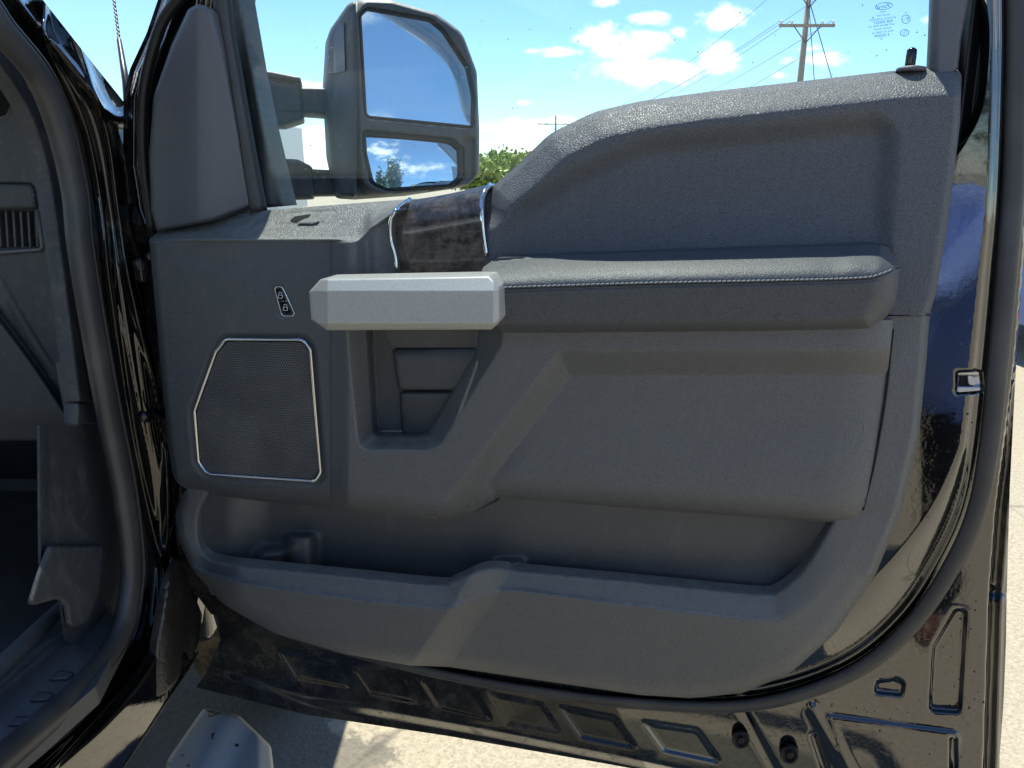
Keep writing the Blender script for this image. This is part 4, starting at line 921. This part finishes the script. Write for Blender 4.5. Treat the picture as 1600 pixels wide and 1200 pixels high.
def leaf_cloud(c, r, n, sz, rs):
    rs = np.random.default_rng(rs); cl = rs.normal(size=(max(6, n // 60), 3)); cl /= np.linalg.norm(cl, axis=1)[:, None]; cl *= rs.uniform(.35, .95, (len(cl), 1))
    k = rs.integers(0, len(cl), n); p = cl[k] + rs.normal(size=(n, 3)) * .22; p = c + p * r
    a = rs.normal(size=(n, 3)); a /= np.linalg.norm(a, axis=1)[:, None]; b = np.cross(a, rs.normal(size=(n, 3))); b /= np.linalg.norm(b, axis=1)[:, None]
    s = sz * rs.uniform(.6, 1.3, (n, 1)); V = np.stack([p - a * s, p + b * s * .6, p + a * s, p - b * s * .6], 1).reshape(-1, 3)
    return V, np.arange(4 * n).reshape(n, 4)
def tree(x, y, h, r, m, label, group, seed, n=1500, tall=1.0, sz=.22):
    t = empty('tree', (x, y, 0), label=label, category='tree')
    if group: t['group'] = group
    tube('trunk', [(x, y, 0), (x + .1, y, h * .4), (x, y, h * .75)], [.03 * h, .02 * h, .006 * h], m_bark, t, seg=8)
    V, Fc = leaf_cloud(np.array((x, y, h * .62)), np.array((r, r, h * .38)), n, sz, seed); mesh_obj('crown', V, Fc, m, t, False)
k = 0
for (px, py, yy, nm) in ((750, 252, 44, 'leftmost bright green tree, right against the mirror edge'), (768, 240, 47, 'second bright green tree right of the mirror'), (794, 236, 46, 'tallest bright green tree between mirror and door trim'), (824, 246, 50, 'bright green tree half hidden by the door trim curve')):
    p = at(px, py, yy); tree(p[0], yy, p[2] * 1.0, 1.7, m_leaf, nm, 'green trees on the horizon', 20 + k, 2600, sz=.16); k += 1
for (x, y, h, r, m, tl_) in ((9.5, -22, 8, 1.0, m_leafd, 'shorter of two dark conifers behind the photographer'), (12, -23, 10.5, 1.1, m_leafd, 'taller of two dark conifers behind the photographer'), (6, -27, 5.5, 3.4, m_leafd, 'broad dark tree left of the conifers behind the photographer'), (17, -25, 6, 3.4, m_leafd, 'broad dark tree right of the conifers behind the photographer')):
    tree(x, y, h, r, m, tl_, 'dark trees behind the photographer', 50 + k, 1800, sz=.25); k += 1

# white box trailer
ty_ = 15.0; e = at(474, 200, ty_ + 2.4); x1 = e[0]; z1 = e[2]
tr = empty('box_trailer', (x1 - 2.5, ty_, 0), label='white box trailer parked far behind the mirror arms', category='trailer')
boxes('body', [((x1 - 2.5, ty_ + 1.2, (z1 + .75) / 2), (5, 2.2, z1 - .75))], m_trailer, tr, bev=.03)
for i in range(12): boxes('panel_seam', [((x1 - .3 - i * .42, ty_ + .09, (z1 + .75) / 2), (.03, .03, z1 - .9))], m_steel, tr, bev=0)
boxes('chassis', [((x1 - 2.5, ty_ + 1.2, .6), (4.6, 1.8, .2))], m_black, tr, bev=.02)
for xx in (x1 - 1.2, x1 - 2.1, x1 - 4.4): tube('wheel', [(xx, ty_ + .2, .38), (xx, ty_ + .5, .38)], .38, m_rubdark, tr, seg=24)

# blue parked car at the far right
cx0, cy0 = 4.05, 5.0
car = empty('parked_car', (cx0 + .9, cy0 + 2, 0), label='blue parked car with orange side marker at the right edge', category='car')
prof = [(0, .35), (-.02, .7), (.15, .85), (1.2, .98), (1.9, 1.42), (3.1, 1.45), (3.9, 1.05), (4.4, .98), (4.5, .5), (4.4, .32)]
Vc = []
for (xx, ins) in ((0, 0), (1.8, 0)):
    for (py_, z) in prof: Vc.append((cx0 + xx + (.22 if z > 1.2 else 0) * (1 if xx == 0 else -1), cy0 - 1.5 + py_, z))
nP = len(prof); mesh_obj('body', Vc, [tuple(range(nP)), tuple(reversed(range(nP, 2 * nP)))] + [(i, nP + i, nP + (i + 1) % nP, (i + 1) % nP) for i in range(nP)], m_blue, car, False)
for yy in (cy0 - .7, cy0 + 2.1):
    for xx in (cx0 - .02, cx0 + 1.62): tube('wheel', [(xx, yy, .33), (xx + .2, yy, .33)], .33, m_rubdark, car, seg=24)
boxes('side_marker', [((cx0 - .005, cy0 - 1.25, .74), (.03, .22, .06))], m_orange, car, bev=.005)
boxes('side_window', [((cx0 + .12, cy0 + .95, 1.18), (.02, 1.3, .3), Matrix.Rotation(R_(26), 4, 'Y'))], m_dark_gloss, car, bev=.005)

# ------------------------------------------------------------------ the photographer, seen only mirrored in the black paint
def person():
    OX = .0
    rt_ = empty('person', (.62, -.55, 0), label='photographer in a blue shirt and dark trousers holding up a phone', category='person')
    J = dict(pel=(.62, -.55, .93), ab=(.61, -.55, 1.08), ch=(.59, -.53, 1.28), nk=(.57, -.51, 1.46), hd0=(.56, -.49, 1.54), hd1=(.55, -.48, 1.63), hd2=(.55, -.48, 1.71),
             sl=(.41, -.44, 1.38), el=(.27, -.24, 1.20), wl=(.00, -.13, 1.36), sr=(.77, -.52, 1.38), er=(.60, -.22, 1.18), wr=(.20, -.12, 1.36),
             hl=(.53, -.53, .90), kl=(.51, -.50, .50), al=(.50, -.54, .09), tl=(.48, -.40, .03), hr=(.71, -.56, .90), kr=(.74, -.54, .50), ar=(.76, -.58, .09), tr=(.77, -.44, .03))
    rad = dict(pel=.20, ab=.185, ch=.19, nk=.06, hd0=.07, hd1=.095, hd2=.07, sl=.075, el=.052, wl=.032, sr=.075, er=.052, wr=.032, hl=.10, kl=.065, al=.045, tl=.04, hr=.10, kr=.065, ar=.045, tr=.04)
    E = [('pel', 'ab'), ('ab', 'ch'), ('ch', 'nk'), ('nk', 'hd0'), ('hd0', 'hd1'), ('hd1', 'hd2'), ('ch', 'sl'), ('sl', 'el'), ('el', 'wl'), ('ch', 'sr'), ('sr', 'er'), ('er', 'wr'), ('pel', 'hl'), ('hl', 'kl'), ('kl', 'al'), ('al', 'tl'), ('pel', 'hr'), ('hr', 'kr'), ('kr', 'ar'), ('ar', 'tr')]
    # five fingers per hand, curled round the phone's ends
    for h_, sx, w_ in (('l', -1, J['wl']), ('r', 1, J['wr'])):
        px = .0 if h_ == 'l' else .19
        J['p' + h_] = (w_[0] - .00, w_[1] + .04, w_[2] + .05); rad['p' + h_] = .026; E.append(('w' + h_, 'p' + h_))
        for q in range(5):
            a = J['p' + h_]; z = a[2] + (-.02 + .018 * q); L = (.03, .042, .046, .042, .034)[q]; dr = -sx
            k1 = 'f%s%d' % (h_, q); k2 = k1 + 'b'
            J[k1] = (a[0] + dr * .012, a[1] + .02 + L * .5, z); J[k2] = (a[0] + dr * .04, a[1] + .02 + L * .7, z + .004); rad[k1] = .0095; rad[k2] = .008
            E += [('p' + h_, k1), (k1, k2)]
    J = {k_: (v_[0] + OX * (0 if k_[0] in 'wpf' and k_ != 'pel' else .6 if k_ in ('el', 'er') else 1), v_[1], v_[2]) for k_, v_ in J.items()}
    names = list(J); me = bpy.data.meshes.new('body'); o0 = Vector((.62, -.55, 0))
    me.from_pydata([tuple(Vector(J[n_]) - o0) for n_ in names], [(names.index(a), names.index(b)) for a, b in E], [])
    ob = bpy.data.objects.new('body', me); COL.objects.link(ob)
    md = ob.modifiers.new('s', 'SKIN'); ob.modifiers.new('u', 'SUBSURF').levels = 2
    for v_, n_ in zip(me.skin_vertices[0].data, names): v_.radius = (rad[n_], rad[n_] * (.75 if n_ in ('pel', 'ab', 'ch') else 1)); v_.use_root = n_ == 'pel'
    dg = bpy.context.evaluated_depsgraph_get(); dg.update(); m2 = bpy.data.meshes.new_from_object(ob.evaluated_get(dg)); bpy.data.objects.remove(ob)
    V = np.array([v.co[:] for v in m2.vertices]) + np.array(o0); Fc = [tuple(p.vertices) for p in m2.polygons]
    b = mesh_obj('body', V, Fc, m_skin, rt_)
    for m_ in (m_shirt, m_pants, m_shoe): b.data.materials.append(m_)
    for p in b.data.polygons:
        c = p.center + WL[b.name]
        if c.z < .10: p.material_index = 3
        elif c.z < .80: p.material_index = 2
        elif c.z < 1.47 and c.y < -.145: p.material_index = 1
    # clothes as their own shells
    hd = Vector(J['hd1'])
    def blob(nm, c, r, m_, par):
        bm = bmesh.new(); bmesh.ops.create_uvsphere(bm, u_segments=16, v_segments=12, radius=1)
        V = np.array([v.co[:] for v in bm.verts]) * r + c; Fc = [[v.index for v in f.verts] for f in bm.faces]; bm.free(); return mesh_obj(nm, V, Fc, m_, par)
    blob('hair', tuple(hd + Vector((.005, -.025, .045))), (.105, .105, .085), m_hair, rt_)
    for sx in (-1, 1):
        blob('eye', tuple(hd + Vector((sx * .032 - .02, .088, .01))), (.012, .008, .008), m_white, rt_); blob('ear', tuple(hd + Vector((sx * .095, -.005, 0))), (.012, .022, .032), m_skin, rt_)
    blob('nose', tuple(hd + Vector((-.02, .10, -.02))), (.013, .018, .022), m_skin, rt_); blob('mouth', tuple(hd + Vector((-.02, .088, -.055))), (.025, .008, .007), m_shoe, rt_)
person()
boxes('smartphone', [((.085, -.062, 1.462), (.155, .008, .074))], m_black, None, bev=.003, label='black smartphone held by the photographer', category='phone')

# ------------------------------------------------------------------ water drops standing on the paint
rs = np.random.default_rng(3); Vs = []; Fs = []
regs = [(1170, 1520, 1090, 1200, 70), (1430, 1545, 900, 1120, 50), (1000, 1330, 1085, 1180, 30), (1440, 1530, 640, 900, 40), (150, 205, 120, 620, 0)]
A6 = np.linspace(0, 2 * np.pi, 8, endpoint=False)
for (xa, xb, ya, yb, cnt) in regs:
    for _ in range(cnt):
        x = rs.uniform(xa, xb); y = rs.uniform(ya, yb); xx = np.array([x]); yy = np.array([y])
        if abs(ld(SEAL, xx, yy)[0]) < 16 or inside(car_out, xx, yy)[0] or not inside(shell_out, xx, yy)[0]: continue
        c = DOOR(xx, yy, shell_d(xx, yy))[0]; r0 = rs.uniform(.0005, .0014) * (1.4 if rs.random() < .12 else 1); k = len(Vs)
        ux = np.array((math.cos(PSI), -math.sin(PSI), 0)); uz = np.array((0, 0, 1.))
        st = rs.uniform(1, 1.6)
        for (rr, hh) in ((1, -.1), (.8, .35), (.4, .6)):
            for a in A6: Vs.append(c + r0 * rr * (math.cos(a) * ux + st * math.sin(a) * uz) + DOOR.n * hh * r0)
        Vs.append(c + DOOR.n * .68 * r0)
        for q in range(2):
            for j in range(8): Fs.append((k + q * 8 + j, k + q * 8 + (j + 1) % 8, k + (q + 1) * 8 + (j + 1) % 8, k + (q + 1) * 8 + j))
        for j in range(8): Fs.append((k + 16 + j, k + 16 + (j + 1) % 8, k + 24))
mesh_obj('water_drops', Vs, Fs, m_dark_gloss, None, kind='stuff', label='small water drops standing on the black painted lower door edge', category='water drops')
